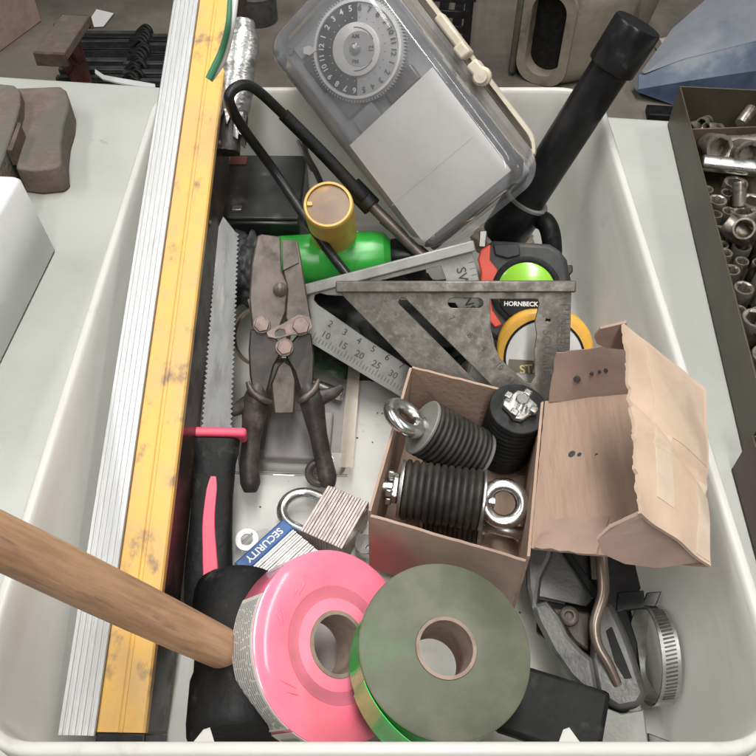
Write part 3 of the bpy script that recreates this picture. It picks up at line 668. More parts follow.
# ------------------------------------------------------------------ cutters
def cutters():
    d = .622; s = d / FPX; M = VF(285, 350, d, 0, tx=3, ty=2)
    t = thing('compound_cutter', 'brown steel compound cutter with spread dark grips beside the saw', 'cutter', M)
    def q(u, v): return ((u - 285) * s, -(v - 350) * s)
    def pl(name, pts, z0, z1, m, bev=.0012): return obj(name, MB().prism([q(*p) for p in pts], z0, z1), m, t, bevel=bev)
    pl('jaw', ((258, 238), (262, 236), (281, 238), (282, 272), (288, 285), (286, 312), (279, 330), (272, 334), (252, 326), (250, 300), (252, 268)), -.002, .008, K['snip'])
    pl('jaw', ((283, 240), (298, 241), (302, 262), (306, 290), (311, 318), (306, 334), (292, 333), (285, 318), (287, 290), (283, 272)), -.004, .006, K['snip'])
    pl('jaw_plate', ((282, 241), (296, 243), (299, 264), (283, 272)), .0062, .0076, K['snip'], .0004)
    for (u, v, r) in ((280, 291, .0052),): obj('pivot', MB().lathe([(r, .008), (r, .011), (r * .6, .0125), (0, .0128)], 20, Matrix.Translation((*q(u, v), 0))), K['snip'], t)
    for (u, v, r) in ((262, 326, .0058), (300, 327, .0066), (284, 348, .0060)):
        mb = MB().lathe([(r * 1.15, .0095), (r * 1.15, .0105)], 20, Matrix.Translation((*q(u, v), 0)))
        mb.prism([(q(u, v)[0] + r * math.cos(R(60 * k + 12)), q(u, v)[1] + r * math.sin(R(60 * k + 12))) for k in range(6)], .0105, .0150)
        obj('bolt', mb, K['boltm'], t, bevel=.0008)
    plate('link', [[q(*p) for p in ((266, 333), (284, 324), (298, 316), (309, 318), (312, 328), (305, 336), (292, 336), (276, 340), (268, 338))], [q(*p) for p in ((275, 333), (279, 330), (284, 331), (285, 335), (280, 338), (275, 337))]], .003, K['boltm'], t, Matrix.Translation((0, 0, .0085)), .0004)
    pl('left_handle_steel', ((251, 330), (268, 330), (279, 342), (282, 352), (274, 366), (268, 388), (264, 400), (254, 396), (250, 375), (249, 350)), -.002, .007, K['snipdark'])
    pl('right_handle_steel', ((288, 346), (300, 332), (311, 334), (314, 356), (313, 380), (310, 396), (300, 392), (294, 372), (286, 358)), -.004, .005, K['snipdark'])
    pl('centre_tongue', ((278, 366), (284, 360), (292, 366), (296, 380), (294, 414), (274, 414), (271, 384)), -.012, -.004, K['snip'])
    def grip(name, path, m, flat=.7):
        """path: (u, v, z, half width in px); oval sections"""
        pts = smooth_path([Vector((*q(u, v), z)) for u, v, z, w in path], 6); n = len(pts); m_ = len(path) - 1; rings = []
        for i, p in enumerate(pts):
            f = i / (n - 1) * m_; k = min(int(f), m_ - 1); w = (path[k][3] * (1 - f + k) + path[k + 1][3] * (f - k)) * s
            tg = (pts[min(i + 1, n - 1)] - pts[max(i - 1, 0)]).normalized(); sd = Vector((-tg.y, tg.x, 0)).normalized(); up = tg.cross(sd)
            rings.append([p + sd * w * math.cos(2 * PI * a / 18) + up * w * flat * math.sin(2 * PI * a / 18) for a in range(18)])
        mb = MB(); loft(mb, rings); return obj(name, mb, m, t, fix=True, angle=60)
    g = grip('grip', [(262, 380, .003, 3), (258, 388, .004, 9), (256, 400, .004, 13), (254, 416, .003, 12), (251, 440, .001, 9), (249, 465, 0, 9.5), (250, 482, 0, 10), (250, 491, 0, 6)], K['grip'])
    grip('thumb_stop', [(258, 399, .004, 9), (246, 404, .004, 8), (235, 410, .003, 6), (226, 415, .002, 3)], K['grip'], .5)
    grip('collar', [(248, 382, .007, 2), (252, 391, .010, 3.6), (262, 399, .011, 3.6), (271, 402, .008, 2)], K['snip'], .8)
    g = grip('grip', [(304, 380, .001, 3), (307, 388, .002, 9), (311, 399, .002, 13), (314, 416, .001, 11), (318, 436, 0, 9), (323, 460, -.002, 9), (327, 478, -.002, 9.5), (328, 488, -.002, 6)], K['grip'])
    grip('thumb_stop', [(312, 399, .003, 9), (322, 397, .003, 8), (333, 393, .003, 6), (342, 387, .002, 3)], K['grip'], .5)
    grip('collar', [(318, 380, .005, 2), (313, 390, .008, 3.6), (304, 398, .009, 3.6), (297, 402, .006, 2)], K['snip'], .8)
    obj('hang_loop', MB().tube([Vector((*q(319, 474), -.006)) + Vector((.008 * math.cos(a), .008 * math.sin(a), 0)) for a in [2 * PI * k / 20 for k in range(20)]], .0032, 10, closed=True), K['grip'], t)
cutters()

# ------------------------------------------------------------------ clear blister pack behind the cutters
def blister_pack():
    a = P(248, 455, .012); M = WF((a.x + .037, a.y + .045, .0075), -3, 7)
    t = thing('blister_pack', 'clear plastic blister pack with lilac card under the cutters', 'package', M)
    hx, hy = .046, .060
    obj('backing_card', MB().box((0, 0, .001), (hx * 1.8, hy * 1.8, .0008)), K['lilac'], t)
    mb = MB(); loft(mb, [[(x, y, z) for x, y in rrect(hx + e, hy + e, .006, 4)] for e, z in ((.004, .0), (.004, .001), (-.003, .001), (-.005, .020), (-.0065, .0215))], False, True)
    obj('shell', mb, K['blister'], t, angle=50)
    obj('inner_tray', MB().box((.004, -.026, .008), (.052, .044, .010)), K['lilac'], t, bevel=.002)
    obj('edge_fold', MB().box((hx - .001, 0, .0240), (.010, hy * 2.0, .0008)), K['edgecard'], t)
    obj('bottom_fold', MB().tube(smooth_path([(-hx, -hy - .003, .012), (-.02, -hy - .0045, .016), (.012, -hy - .003, .014), (hx, -hy - .004, .018)], 6), .0011, 8), K['blister'], t)
    obj('rod', MB().tube([(-.01, .03, .012), (.036, .012, .012)], .005, 14), K['chrome'], t)
    for k in range(4):
        obj('coil', MB().lathe([(.0225, 0), (.0245, .0012), (.0245, .0030), (.0225, .0042)], 40, M.inverted() @ VF(262, 336, .672 - .006 * k, 0, 8, -22), True), K['bronze'], t)
blister_pack()

# ------------------------------------------------------------------ pruning saw
def pruning_saw():
    A = P(207, 602, .028); B = P(228, 224, .128)
    y = (B - A).normalized(); z = Vector((.10, -.12, 1)); x = y.cross(z).normalized(); z = x.cross(y)
    M = Matrix((x, y, z)).transposed().to_4x4(); M.translation = A
    t = thing('pruning_saw', 'double-edged saw with black and pink handle beside the spirit level', 'saw', M); L = (B - A).length
    y0 = .106; pts = []; n = 46; tooth = (L - y0 - .008) / n
    for k in range(n):
        yy = y0 + k * tooth; w = .0115 - .0022 * k / n
        pts += [(w - .0019, yy), (w, yy + tooth * .55)]
    pts.append((.0065, L - .008)); pts.append((-.004, L + .006)); pts.append((-.0085, L - .008))
    for k in range(n - 1, -1, -1):
        yy = y0 + k * tooth; w = .0115 - .0022 * k / n
        pts += [(-w, yy + tooth * .55), (-w + .0019, yy)]
    plate('blade', [pts], .0012, K['bladesteel'], t)
    prof = []
    hw = [(-.010, .006), (-.008, .0115), (.0, .0150), (.02, .0162), (.045, .0150), (.07, .0142), (.095, .0150), (.104, .0165), (.112, .0172), (.114, .014)]
    rings = []
    for yy, w in hw:
        hgt = .0095 if -.008 < yy < .113 else .006
        rings.append([(w * a / .5 * .5, yy, b * hgt + .001) for a, b in [(math.copysign(abs(math.cos(q)) ** .6, math.cos(q)), math.copysign(abs(math.sin(q)) ** .6, math.sin(q))) for q in [2 * PI * k / 24 for k in range(24)]]])
    mb = MB(); loft(mb, rings); obj('handle', mb, K['blackrub'], t, angle=60, fix=True)
    obj('guard', MB().box((0, .117, .001), (.044, .0068, .020)), K['pinkpl'], t, bevel=.0025, seg=3)
    path = smooth_path([(.0035, .008, .0095), (.001, .03, .0096), (-.001, .055, .0096), (.0005, .084, .0094)], 8)
    vs = []; nn = len(path)
    mb = MB(); rings = []
    for i, p in enumerate(path):
        f = i / (nn - 1); w = (.0062 - .0024 * f) * min(1, .55 + 4 * min(f, 1 - f))
        rings.append([(p.x - w, p.y, p.z), (p.x - w * .8, p.y, p.z + .0016), (p.x + w * .8, p.y, p.z + .0016), (p.x + w, p.y, p.z), (p.x + w, p.y, p.z - .003), (p.x - w, p.y, p.z - .003)])
    loft(mb, rings); obj('pink_inlay', mb, K['pinkpl'], t, angle=50, fix=True)
pruning_saw()

# ------------------------------------------------------------------ padlocks, ring tag, keys
def padlock(name, label, corners, z, m, shackle, band):
    tl, tr, br, bl = [P(u, v, z) for u, v in corners]
    c = (tl + tr + br + bl) / 4; x = ((tr - tl) + (br - bl)).normalized(); W = ((tr - tl).length + (br - bl).length) / 2; Hh = ((bl - tl).length + (br - tr).length) / 2
    zz = Vector((0, 0, 1)); y = zz.cross(x)
    M = Matrix((x, y, zz)).transposed().to_4x4(); M.translation = c
    t = thing(name, label, 'padlock', M); th = .024
    n = 15; pw = W / n                       # plates stacked along x, the shackle leaves at -x
    for k in range(n):
        w = pw - .00012; dz = .00025 * ((k * 7) % 3 - 1)
        obj('steel_plate', MB().box((-W / 2 + pw * (k + .5), 0, -th / 2 + dz), (w, Hh + dz, th)), m, t, bevel=.0003, seg=1)
    obj('core', MB().box((0, 0, -th / 2), (W - .002, Hh - .0016, th - .0016)), K['steel'], t)
    for sx in (-.36, .36):
        for sy in (-.36, .36): obj('rivet', MB().lathe([(.0024, 0), (.002, .0006), (0, .0008)], 12, axisM((W / 2, Hh * sy, -th / 2 + sx * th), (1, 0, 0))), m, t)
    if shackle:
        r = .0040; a = Hh * .36; pts = [(-W / 2 + .004, a, -th / 2), (-W / 2 - .010, a, -th / 2)]
        pts += [(-W / 2 - .010 - a * math.sin(q) * 1.05, a * math.cos(q), -th / 2) for q in [PI * k / 16 for k in range(1, 16)]]
        pts += [(-W / 2 - .010, -a, -th / 2), (-W / 2 + .004, -a, -th / 2)]
        obj('shackle', MB().tube(pts, r, 16), K['chrome'], t)
    if band:
        obj('blue_band', MB().box((-W / 2 - .0035, 0, -th / 2 - .0005), (.0115, Hh + .003, th + .003)), K['blue'], t, bevel=.0016)
        lettering('SECURITY', .0074, K['whiteink'], t, (-W / 2 - .0036, 0, .0012), -90, bold=.00012)
    return t

padlock('padlock', 'laminated steel padlock with its bare shackle turned to the left', ((329, 486), (371, 502), (340, 549), (299, 529)), .034, K['lam'], True, False)
padlock('padlock', 'laminated padlock with a blue band lettered in white by the pink roll', ((292, 527), (322, 555), (272, 594), (243, 571)), .034, K['lam2'], False, True)
def small_keys():
    t = thing('key_tag', 'clear round key tag beside the blue banded padlock', 'tag', WF(P(247, 540, .014), 20, 8))
    obj('ring', MB().lathe([(.0045, -.001), (.0085, -.001), (.0088, 0), (.0085, .001), (.0045, .001)], 28, None, True), K['whiteink'], t)
    obj('stem', MB().prism([(.004, -.004), (.017, -.003), (.018, .001), (.016, .004), (.004, .004)], -.0006, .0006), K['blister'], t)
    obj('clip', MB().tube([(-.004, -.002, .0018), (.005, .003, .0018)], .0008, 8), K['steel'], t)
    t = thing('key', 'small steel key hanging at the end of the bare padlock', 'key', WF(P(366, 545, .022), -55, 10, -12))
    plate('bow', [disc(0, 0, 20, .0085, .0075), disc(.004, 0, 12, .0022, .0022)], .0018, K['steel'], t, None, .0002)
    obj('shank', MB().prism([(-.008, -.0028), (-.022, -.0028), (-.0235, -.001), (-.021, .001), (-.019, .0022), (-.016, .0012), (-.013, .0025), (-.008, .0025)], 0, .0017), K['steel'], t, bevel=.0002)
small_keys()

# ------------------------------------------------------------------ cardboard box and its contents
BOXTH = .0019
BT = [P(412, 368, .09), P(541, 401, .09), P(527, 556, .09), P(371, 511, .09)]
def panel(name, pts, th, m, parent, notch=0, seed=1, bevel=0):
    """a flat cardboard panel from 3-D corner points, thickened backwards along its normal, edges slightly ragged"""
    pts = [Vector(p) for p in pts]; n = (pts[1] - pts[0]).cross(pts[-1] - pts[0]).normalized(); rnd = random.Random(seed)
    out = []
    for i, p in enumerate(pts):
        q = pts[(i + 1) % len(pts)]; k = max(1, int((q - p).length / .006)); e = (q - p).normalized(); side = n.cross(e)
        for j in range(k):
            w = p.lerp(q, j / k)
            if notch and j: w = w + side * rnd.uniform(-notch, notch * .6)
            out.append(w)
    c = len(out); vs = out + [p - n * th for p in out]
    fs = [list(range(c)), list(range(c, 2 * c))[::-1]] + [((i + 1) % c, i, c + i, c + (i + 1) % c) for i in range(c)]
    return obj(name, MB().add(vs, fs), m, parent, bevel=bevel)
def cardboard_box():
    t = thing('cardboard_box', 'small open cardboard box holding ribbed rubber mounts', 'box', WF((0, 0, 0)))
    TL, TR, BR, BL = BT; dz = Vector((0, 0, -.076)); th = BOXTH
    panel('back_wall', [TL, TR, TR + dz, TL + dz][::-1], th, K['card_in'], t, .0006, 1)
    panel('left_wall', [BL, TL, TL + dz, BL + dz][::-1], th, K['card_in'], t, .0006, 2)
    panel('right_wall', [TR, BR, BR + dz, TR + dz][::-1], th, K['card_in'], t, .0003, 3)
    up = Vector((0, 0, -.004)); 
    fw = panel('front_wall', [BL + up, BR + up, BR + dz, BL + dz], th, stained(K['card_pink'], BL + dz * .75), t, .0007, 4)
    panel('base', [BL + dz, BR + dz, TR + dz, TL + dz], th, K['card_in'], t)
    # opened lid: rises to the right from the hinge, then its tuck panel folds back over it
    H1, H2 = P(545, 401, .0905), P(531, 548, .0905); F1, F2 = P(706, 388, .162), P(711, 566, .162)
    m1, m2 = H1.lerp(F1, .98), H2.lerp(F2, .98)
    lid = panel('lid', [H2, m2, m1, H1], th, K['card_in'], t, .0003, 5)
    G1, G2 = P(625, 324, .212), P(641, 513, .205); Gm = P(627, 432, .209); Gm2 = P(634, 480, .207)
    nrm = (F2 - F1).cross(G2 - F1).normalized()
    if nrm.z < 0: nrm = -nrm
    rnd = random.Random(4); rag = [rnd.uniform(-.0014, .0014) for _ in range(41)]
    def onp(a, b, lift=0):
        w = (F1.lerp(F2, b) - G1.lerp(G2, b)).normalized()
        return G1.lerp(G2, b).lerp(F1.lerp(F2, b), a) + nrm * (lift + .003 * math.sin(PI * a) * math.sin(PI * min(1, b * 1.1)) + .0016 * noise.noise(Vector((a * 3, b * 4, 1))) - .0016 * math.exp(-((b - .42 - .22 * a) / .022) ** 2) - .0010 * math.exp(-((b - .60 + .05 * a) / .018) ** 2)) + w * rag[int(b * 40)] * max(0, 1 - a * 6)
    def sheet(name, m, a0, a1, b0, b1, th, lift, parent, na=24, nb=64):
        vs = [onp(a0 + (a1 - a0) * i / na, b0 + (b1 - b0) * j / nb, lift) for j in range(nb + 1) for i in range(na + 1)]; N = len(vs)
        vs += [p - nrm * th for p in vs]; k = na + 1; fs = []
        for j_ in range(nb):
            for i_ in range(na):
                a_ = j_ * k + i_; fs += [(a_, a_ + 1, a_ + k + 1, a_ + k), (N + a_, N + a_ + k, N + a_ + k + 1, N + a_ + 1)]
        edge = [i_ for i_ in range(k)] + [j_ * k + na for j_ in range(1, nb + 1)] + [nb * k + i_ for i_ in range(na - 1, -1, -1)] + [j_ * k for j_ in range(nb - 1, 0, -1)]
        fs += [(edge[x], edge[(x + 1) % len(edge)], N + edge[(x + 1) % len(edge)], N + edge[x]) for x in range(len(edge))]
        return obj(name, MB().add(vs, fs), m, parent, fix=True, angle=45)
    tuck = sheet('tuck_flap', K['card_out'], 0, 1, 0, 1, th, 0, t)
    sheet('tape_strip', K['tape'], .25, .96, .03, .50, .0002, .00025, tuck)
    sheet('tape_strip', K['tape2'], .24, .46, .50, .86, .0002, .00028, tuck)
    sheet('tape_strip', K['tape2'], .80, .985, .60, .985, .0002, .0003, tuck)
    # dust flaps at the two ends of the lid
    A, B = P(549, 402, .094), P(627, 394, .128)
    far = panel('dust_flap', [A, B, P(627, 344, .162), P(556, 353, .128)], th, K['card_pink'], t, .0008, 7)
    c0, c1 = P(534, 547, .094), P(596, 554, .122)
    near = panel('dust_flap', [c0, c1, P(610, 516, .125), P(550, 518, .098)], th, K['card_pink'], t, .0010, 8)
    ear = [P(594, 337, .196), P(600, 329, .205), P(626, 323, .2115), P(629, 350, .19), P(606, 348, .188), P(597, 344, .190)]
    panel('ear', ear[::-1], th, K['card_pink'], t)
    ear = [P(640, 514, .2035), P(610, 528, .19), P(597, 540, .183), P(602, 553, .176), P(625, 564, .168), P(660, 568, .164), P(700, 562, .162), P(709, 566, .160), P(690, 548, .168)]
    panel('ear', ear, th, K['card_pink'], t, .0008, 10)
    e1 = (m1 - H1); e2 = (H2 - H1); n = e2.cross(e1).normalized()
    if n.z < 0: n = -n
    for a, b, r in ((.22, .40, .0028), (.27, .405, .0018), (.38, .41, .0014), (.44, .41, .0013), (.50, .41, .0013)):
        obj('ink_spot', MB().lathe([(r, 0), (r * .9, .0002)], 10, axisM(H1 + e1 * a + e2 * b + n * .0003, n)), K['ink'], lid)
    fa = (B - A); fb = (P(556, 353, .128) - A); n = fa.cross(fb).normalized()
    for a, b, r in ((.34, .42, .0022), (.52, .5, .0011), (.62, .52, .0011), (.70, .53, .0015), (.80, .54, .0014)):
        obj('ink_spot', MB().lathe([(r * 1.1, -.003), (r, .0002)], 10, axisM(A + fa * a + fb * b + n * .0020, n)), K['ink'], far)
cardboard_box()
def rubber_mount(label, M, L, r, eye, nut, m, top=None, group='ribbed mounts in the cardboard box'):
    """local z along the axis, from the nut end (0) to the eye end (L)"""
    t = thing('rubber_mount', label, 'mount', M, group); n = 11; prof = [(r * .80, 0)]
    for k in range(n):
        a = L * k / n; b = L / n
        prof += [(r * .92, a + b * .04), (r * .985, a + b * .22), (r, a + b * .48), (r * .985, a + b * .74), (r * .90, a + b * .94)]
    prof += [(r * .8, L)]
    obj('ribbed_body', MB().lathe(prof, 40), m, t, angle=50)
    obj('end_plate', MB().lathe([(r * .97, L + .0002), (r * .99, L + .0008), (r * .99, L + .0020), (r * .96, L + .0026), (0, L + .0026)], 40), top or K['steel'], t)
    obj('end_plate', MB().lathe([(r * .95, -.0026), (r * .97, -.0018), (r * .97, -.0004), (r * .9, -.0002)], 40), top or K['steel'], t)
    if eye:
        R0, r0 = .0128, .0048; zc = L + .0035 + R0
        pts = [(R0 * math.sin(a), 0, zc + R0 * math.cos(a)) for a in [2 * PI * k / 28 for k in range(28)]]
        e = obj('eye_bolt', MB().tube(pts, r0, 14, closed=True), K['chrome'], t)
        obj('shank', MB().lathe([(.0075, L + .002), (.0072, L + .004), (.0042, L + .005), (.0042, L + .010)], 18), K['chrome'], e)
    if nut:
        mb = MB()
        q = [(.0125 * (1 if k % 3 else .80) * math.cos(2 * PI * k / 12), .0125 * (1 if k % 3 else .80) * math.sin(2 * PI * k / 12)) for k in range(12)]
        z0, z1 = (L + .003, L + .0075) if nut > 0 else (-.0075, -.003)
        mb.prism(q, z0, z1); w = obj('wing_nut', mb, K['chrome'], t, bevel=.001)
        for k in range(4):
            obj('lug', MB().box((.010, 0, (z1 + .0018) if nut > 0 else (z0 - .0018)), (.005, .0055, .0045), Matrix.Rotation(PI / 2 * k + .4, 4, 'Z')), K['chrome'], w, bevel=.0008)
        a, b = (z1 - .001, z1 + .0075) if nut > 0 else (z0 - .0075, z0 + .001)
        obj('bolt_end', MB().cyl(.0046, a, b, 18, None, .0008), K['chrome'], t)
    return t
def fill_box():
    # upper left: eye to the upper left
    A = P(476, 456, .060); B = P(422, 427, .086); ax = B - A
    rubber_mount('ribbed mount with steel eye sticking over the left wall of the cardboard box', axisM(A, ax, (.35, .25, .9)), ax.length - .002, .0208, True, 0, K['ribrub'], K['greypale'])
    # front: lying across, eye to the right
    A = P(403, 489, .064); B = P(480, 500, .062); ax = B - A
    rubber_mount('ribbed mount lying across the front of the cardboard box, eye to the right', axisM(A, ax, (-.1, -.5, .85)), ax.length, .0212, True, -1, K['ribrub'])
    # back right: upright, bolt upwards
    A = P(518, 410, .088); t = Vector((.004, -.006, .058))
    rubber_mount('upright black ribbed mount with bolt and nut on top in the box corner', axisM(A - t, t), t.length, .0212, False, 1, K['black'], K['blackpl'])
    # underneath, only its eye shows
    A = P(506, 525, .032) + Vector((-.055, .012, -.002)); B = P(498, 528, .034); ax = B - A
    rubber_mount('lowest mount in the box, only its shiny eye showing by the front wall', axisM(A, ax, (.2, .8, .5)), ax.length - .012, .0150, True, 0, K['ribrub'])
fill_box()

# ------------------------------------------------------------------ rubber mallet
def mallet():
    E = P(226, 650, .074); S = P(-60, 512, .262)
    ax = (S - E); L = ax.length
    t = thing('rubber_mallet', 'rubber mallet with long wooden handle sticking out over the left rim', 'mallet', axisM(E, ax, (0, 1, 0)))
    mb = MB(); prof = []
    for k in range(25):
        f = k / 24; r = .0118 + .0010 * math.sin(f * 3.0) - .0006 * f; prof.append((r, L * f - .006))
    prof = [(.008, -.010), (.0108, -.0085)] + prof + [(.009, L + .003)]
    obj('handle', mb.lathe(prof, 36), K['wood'], t)
    # head: a barrel whose own axis runs to the viewer, just below the handle's end
    a = P(238, 588, .046); b = P(236, 742, .052); hx = (b - a).normalized()
    Mi = t.matrix_world.inverted() @ axisM(a, b - a); Lh = (b - a).length; r = .0290
    obj('head', MB().lathe([(0, -.003), (r * .8, -.003), (r * .93, -.001), (r * .98, .004), (r, .012), (r * .97, Lh * .34), (r * .90, Lh * .40), (r * .90, Lh * .58), (r * .97, Lh * .64), (r, Lh - .012), (r * .98, Lh - .004), (r * .9, Lh), (0, Lh)], 44), K['blackrub'], t, Mi)
    obj('socket_collar', MB().lathe([(.0128, -.004), (.0165, -.006), (.019, -.014), (.016, -.03), (.012, -.03)], 32, None, True), K['blackrub'], t)
mallet()

# ------------------------------------------------------------------ flagging tape rolls
def tape_rolls():
    d = depth_at(337, 645, .072); s = d / FPX
    M = VF(338, 644, d, 0, tx=8, ty=34)
    t = thing('pink_tape_roll', 'roll of pink flagging tape with printed paper label on its edge', 'tape roll', M)
    Ro = 95 * s; Ri = .0172; w = .026
    obj('winding', MB().lathe([(Ri + .0025, 0), (Ri + .010, -.0004), (Ri + .0155, -.0012), (Ri + .0175, -.0002), (Ro * .72, .0004), (Ro - .002, 0), (Ro, -.0015), (Ro, -w + .001), (Ro - .001, -w), (Ri + .0025, -w)], 96, None, True), K['pinktape'], t, angle=50)
    obj('core', MB().lathe([(Ri, .0004), (Ri + .0024, .0004), (Ri + .0024, -w), (Ri, -w)], 48, None, True), K['tan_core'], t)
    obj('dirty_ring', MB().lathe([(Ri + .0100, -.0003), (Ri + .0150, -.0010), (Ri + .0172, .0001), (Ri + .0172, -.002), (Ri + .010, -.002)], 96, None, True), K['dirtypink'], t)
    obj('clear_wrapper', MB().lathe([(Ri + .018, .0012), (Ro * .8, .0017), (Ro - .002, .0010), (Ro - .002, .0008), (Ro * .8, .0014), (Ri + .018, .0010)], 96, None, True), K['film'], t)
    # label wrapped round part of the outer edge
    def arc(a0, a1, r0, z0, z1, n=26):
        vs = []; fs = []
        for k in range(n + 1):
            a = R(a0 + (a1 - a0) * k / n)
            for rr, zz in ((r0, z0), (r0, z1), (r0 + .0004, z1), (r0 + .0004, z0)): vs.append((rr * math.cos(a), rr * math.sin(a), zz))
        for k in range(n):
            for j in range(4): fs.append((k * 4 + j, k * 4 + (j + 1) % 4, k * 4 + 4 + (j + 1) % 4, k * 4 + 4 + j))
        fs += [(3, 2, 1, 0), (4 * n, 4 * n + 1, 4 * n + 2, 4 * n + 3)]
        return MB().add(vs, fs)
    lab = obj('label', arc(150, 232, Ro + .0002, -w + .001, -.0016), K['label'], t, fix=True)
    lab2 = obj('label', arc(235, 262, Ro + .0002, -w + .001, -.0016), K['label'], t, fix=True)
    rnd = random.Random(3)
    for row in range(9):
        z = -.0042 - row * .0023; a = 153
        while a < 229:
            l = rnd.uniform(2.5, 9); obj('print', arc(a, min(a + l, 230), Ro + .0005, z - .0005, z + .0005, 6), K['greyink'], lab); a += l + rnd.uniform(.7, 1.6)
    obj('print', arc(240, 256, Ro + .0005, -w + .004, -.005, 8), K['greyink'], lab2)
    # a shred of clear wrapper and wrinkles on the face
    g = .0003
    for a, l in ((128, .010), (118, .013), (150, .012), (157, .008), (205, .012), (214, .009)):
        rr = Ro * .80; p = Vector((rr * math.cos(R(a)), rr * math.sin(R(a)), g)); q = p + Vector((math.cos(R(a + 130)) * l, math.sin(R(a + 130)) * l, .0004))
        obj('wrapper_wrinkle', MB().tube([p, p.lerp(q, .5) + Vector((.0008, 0, .0006)), q], [.0002, .0006, .0002], 8), K['pinktape'], t)
    d = depth_at(445, 650, .108); s = d / FPX
    M = VF(446, 648, d, 0, tx=15, ty=15)
    t = thing('green_tape_roll', 'roll of green flagging tape with dull olive wound face', 'tape roll', M)
    Ro = 88 * s; Ri = 27.5 * s; w = .036
    obj('wound_face', MB().lathe([(Ri + .0022, -.0002), (Ri + .0022, .0004), (Ro - .0010, .0003), (Ro + .0001, -.0006), (Ro + .0001, -.0022), (Ro - .002, -.0002)], 96, None, True), K['greenface'], t, angle=50)
    obj('winding', MB().lathe([(Ri + .0022, -.0003), (Ro - .0022, -.0003), (Ro, -.0023), (Ro, -w), (Ri + .0022, -w)], 96, None, True), K['greentape'], t, angle=40)
    obj('core', MB().lathe([(Ri, .0010), (Ri + .0020, .0010), (Ri + .0020, -w), (Ri, -w)], 48, None, True), K['tan_core'], t)
    # loose tail of the tape hanging from the lower left
    vs = []; fs = []; n = 16
    for k in range(n + 1):
        a = R(200 + 75 * k / n); r = Ro + .0006 + .010 * (k / n) ** 2
        for rr, zz in ((r, -.001), (r, -w - .006 * k / n), (r + .0004, -w - .006 * k / n), (r + .0004, -.001)): vs.append((rr * math.cos(a), rr * math.sin(a), zz))
    for k in range(n):
        for j in range(4): fs.append((k * 4 + j, k * 4 + (j + 1) % 4, k * 4 + 4 + (j + 1) % 4, k * 4 + 4 + j))
    fs += [(3, 2, 1, 0), (4 * n, 4 * n + 1, 4 * n + 2, 4 * n + 3)]
    obj('loose_tail', MB().add(vs, fs), K['greentape'], t, fix=True)
tape_rolls()

# ------------------------------------------------------------------ pliers, hose clamp, black strips in the near right corner
def lever_tool():
    d = .522; s = d / FPX; M = VF(590, 640, d, 0, tx=6, ty=0)
    t = thing('locking_pliers', 'grey steel locking pliers with bent lever below the box lid', 'pliers', M)
    def q(u, v): return ((u - 590) * s, -(v - 640) * s)
    def pl(name, pts, z0, z1, m, bev=.0015): return obj(name, MB().prism([q(*p) for p in pts], z0, z1), m, t, bevel=bev, seg=3)
    hp = ((530, 540), (562, 540), (556, 560), (545, 580), (541, 604), (550, 602), (562, 618), (570, 636), (582, 650), (592, 658), (596, 700), (584, 692), (568, 676), (552, 652), (538, 622), (530, 590))
    plate('handle', [[q(*p) for p in hp]], .012, K['greymet'], t, Matrix.Translation((0, 0, -.006)), .003)
    pl('handle_back', ((545, 606), (560, 606), (592, 612), (588, 650), (574, 640), (562, 620)), -.014, -.008, K['snip'])
    obj('pivot', MB().lathe([(.0062, -.008), (.0062, -.002), (.0045, -.001), (.0030, -.001), (.0026, -.005), (0, -.005)], 22, Matrix.Translation((*q(571, 616), 0))), K['snip'], t)
    pl('body', ((594, 620), (606, 600), (616, 606), (626, 634), (632, 656), (640, 690), (632, 702), (612, 706), (592, 694), (588, 660)), -.012, .004, K['greymet'], .004)
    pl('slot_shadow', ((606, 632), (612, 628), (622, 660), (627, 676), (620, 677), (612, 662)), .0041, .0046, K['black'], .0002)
    pts = smooth_path([Vector((*q(u, v), z)) for u, v, z in ((607, 545, .014), (607, 572, .014), (606, 598, .014), (596, 626, .013), (597, 646, .011), (606, 664, .008), (613, 682, .004))], 8); n = len(pts)
    obj('lever', MB().tube(pts, [(6.5 - 2.2 * i / (n - 1)) * s for i in range(n)], 16), K['copper'], t)
    pl('jaw', ((593, 700), (614, 708), (635, 704), (637, 745), (590, 745)), -.012, .003, K['greypale'], .001)
    pl('foot', ((637, 724), (648, 728), (660, 732), (660, 745), (637, 745)), -.012, -.004, K['greymet'], .001)
lever_tool()
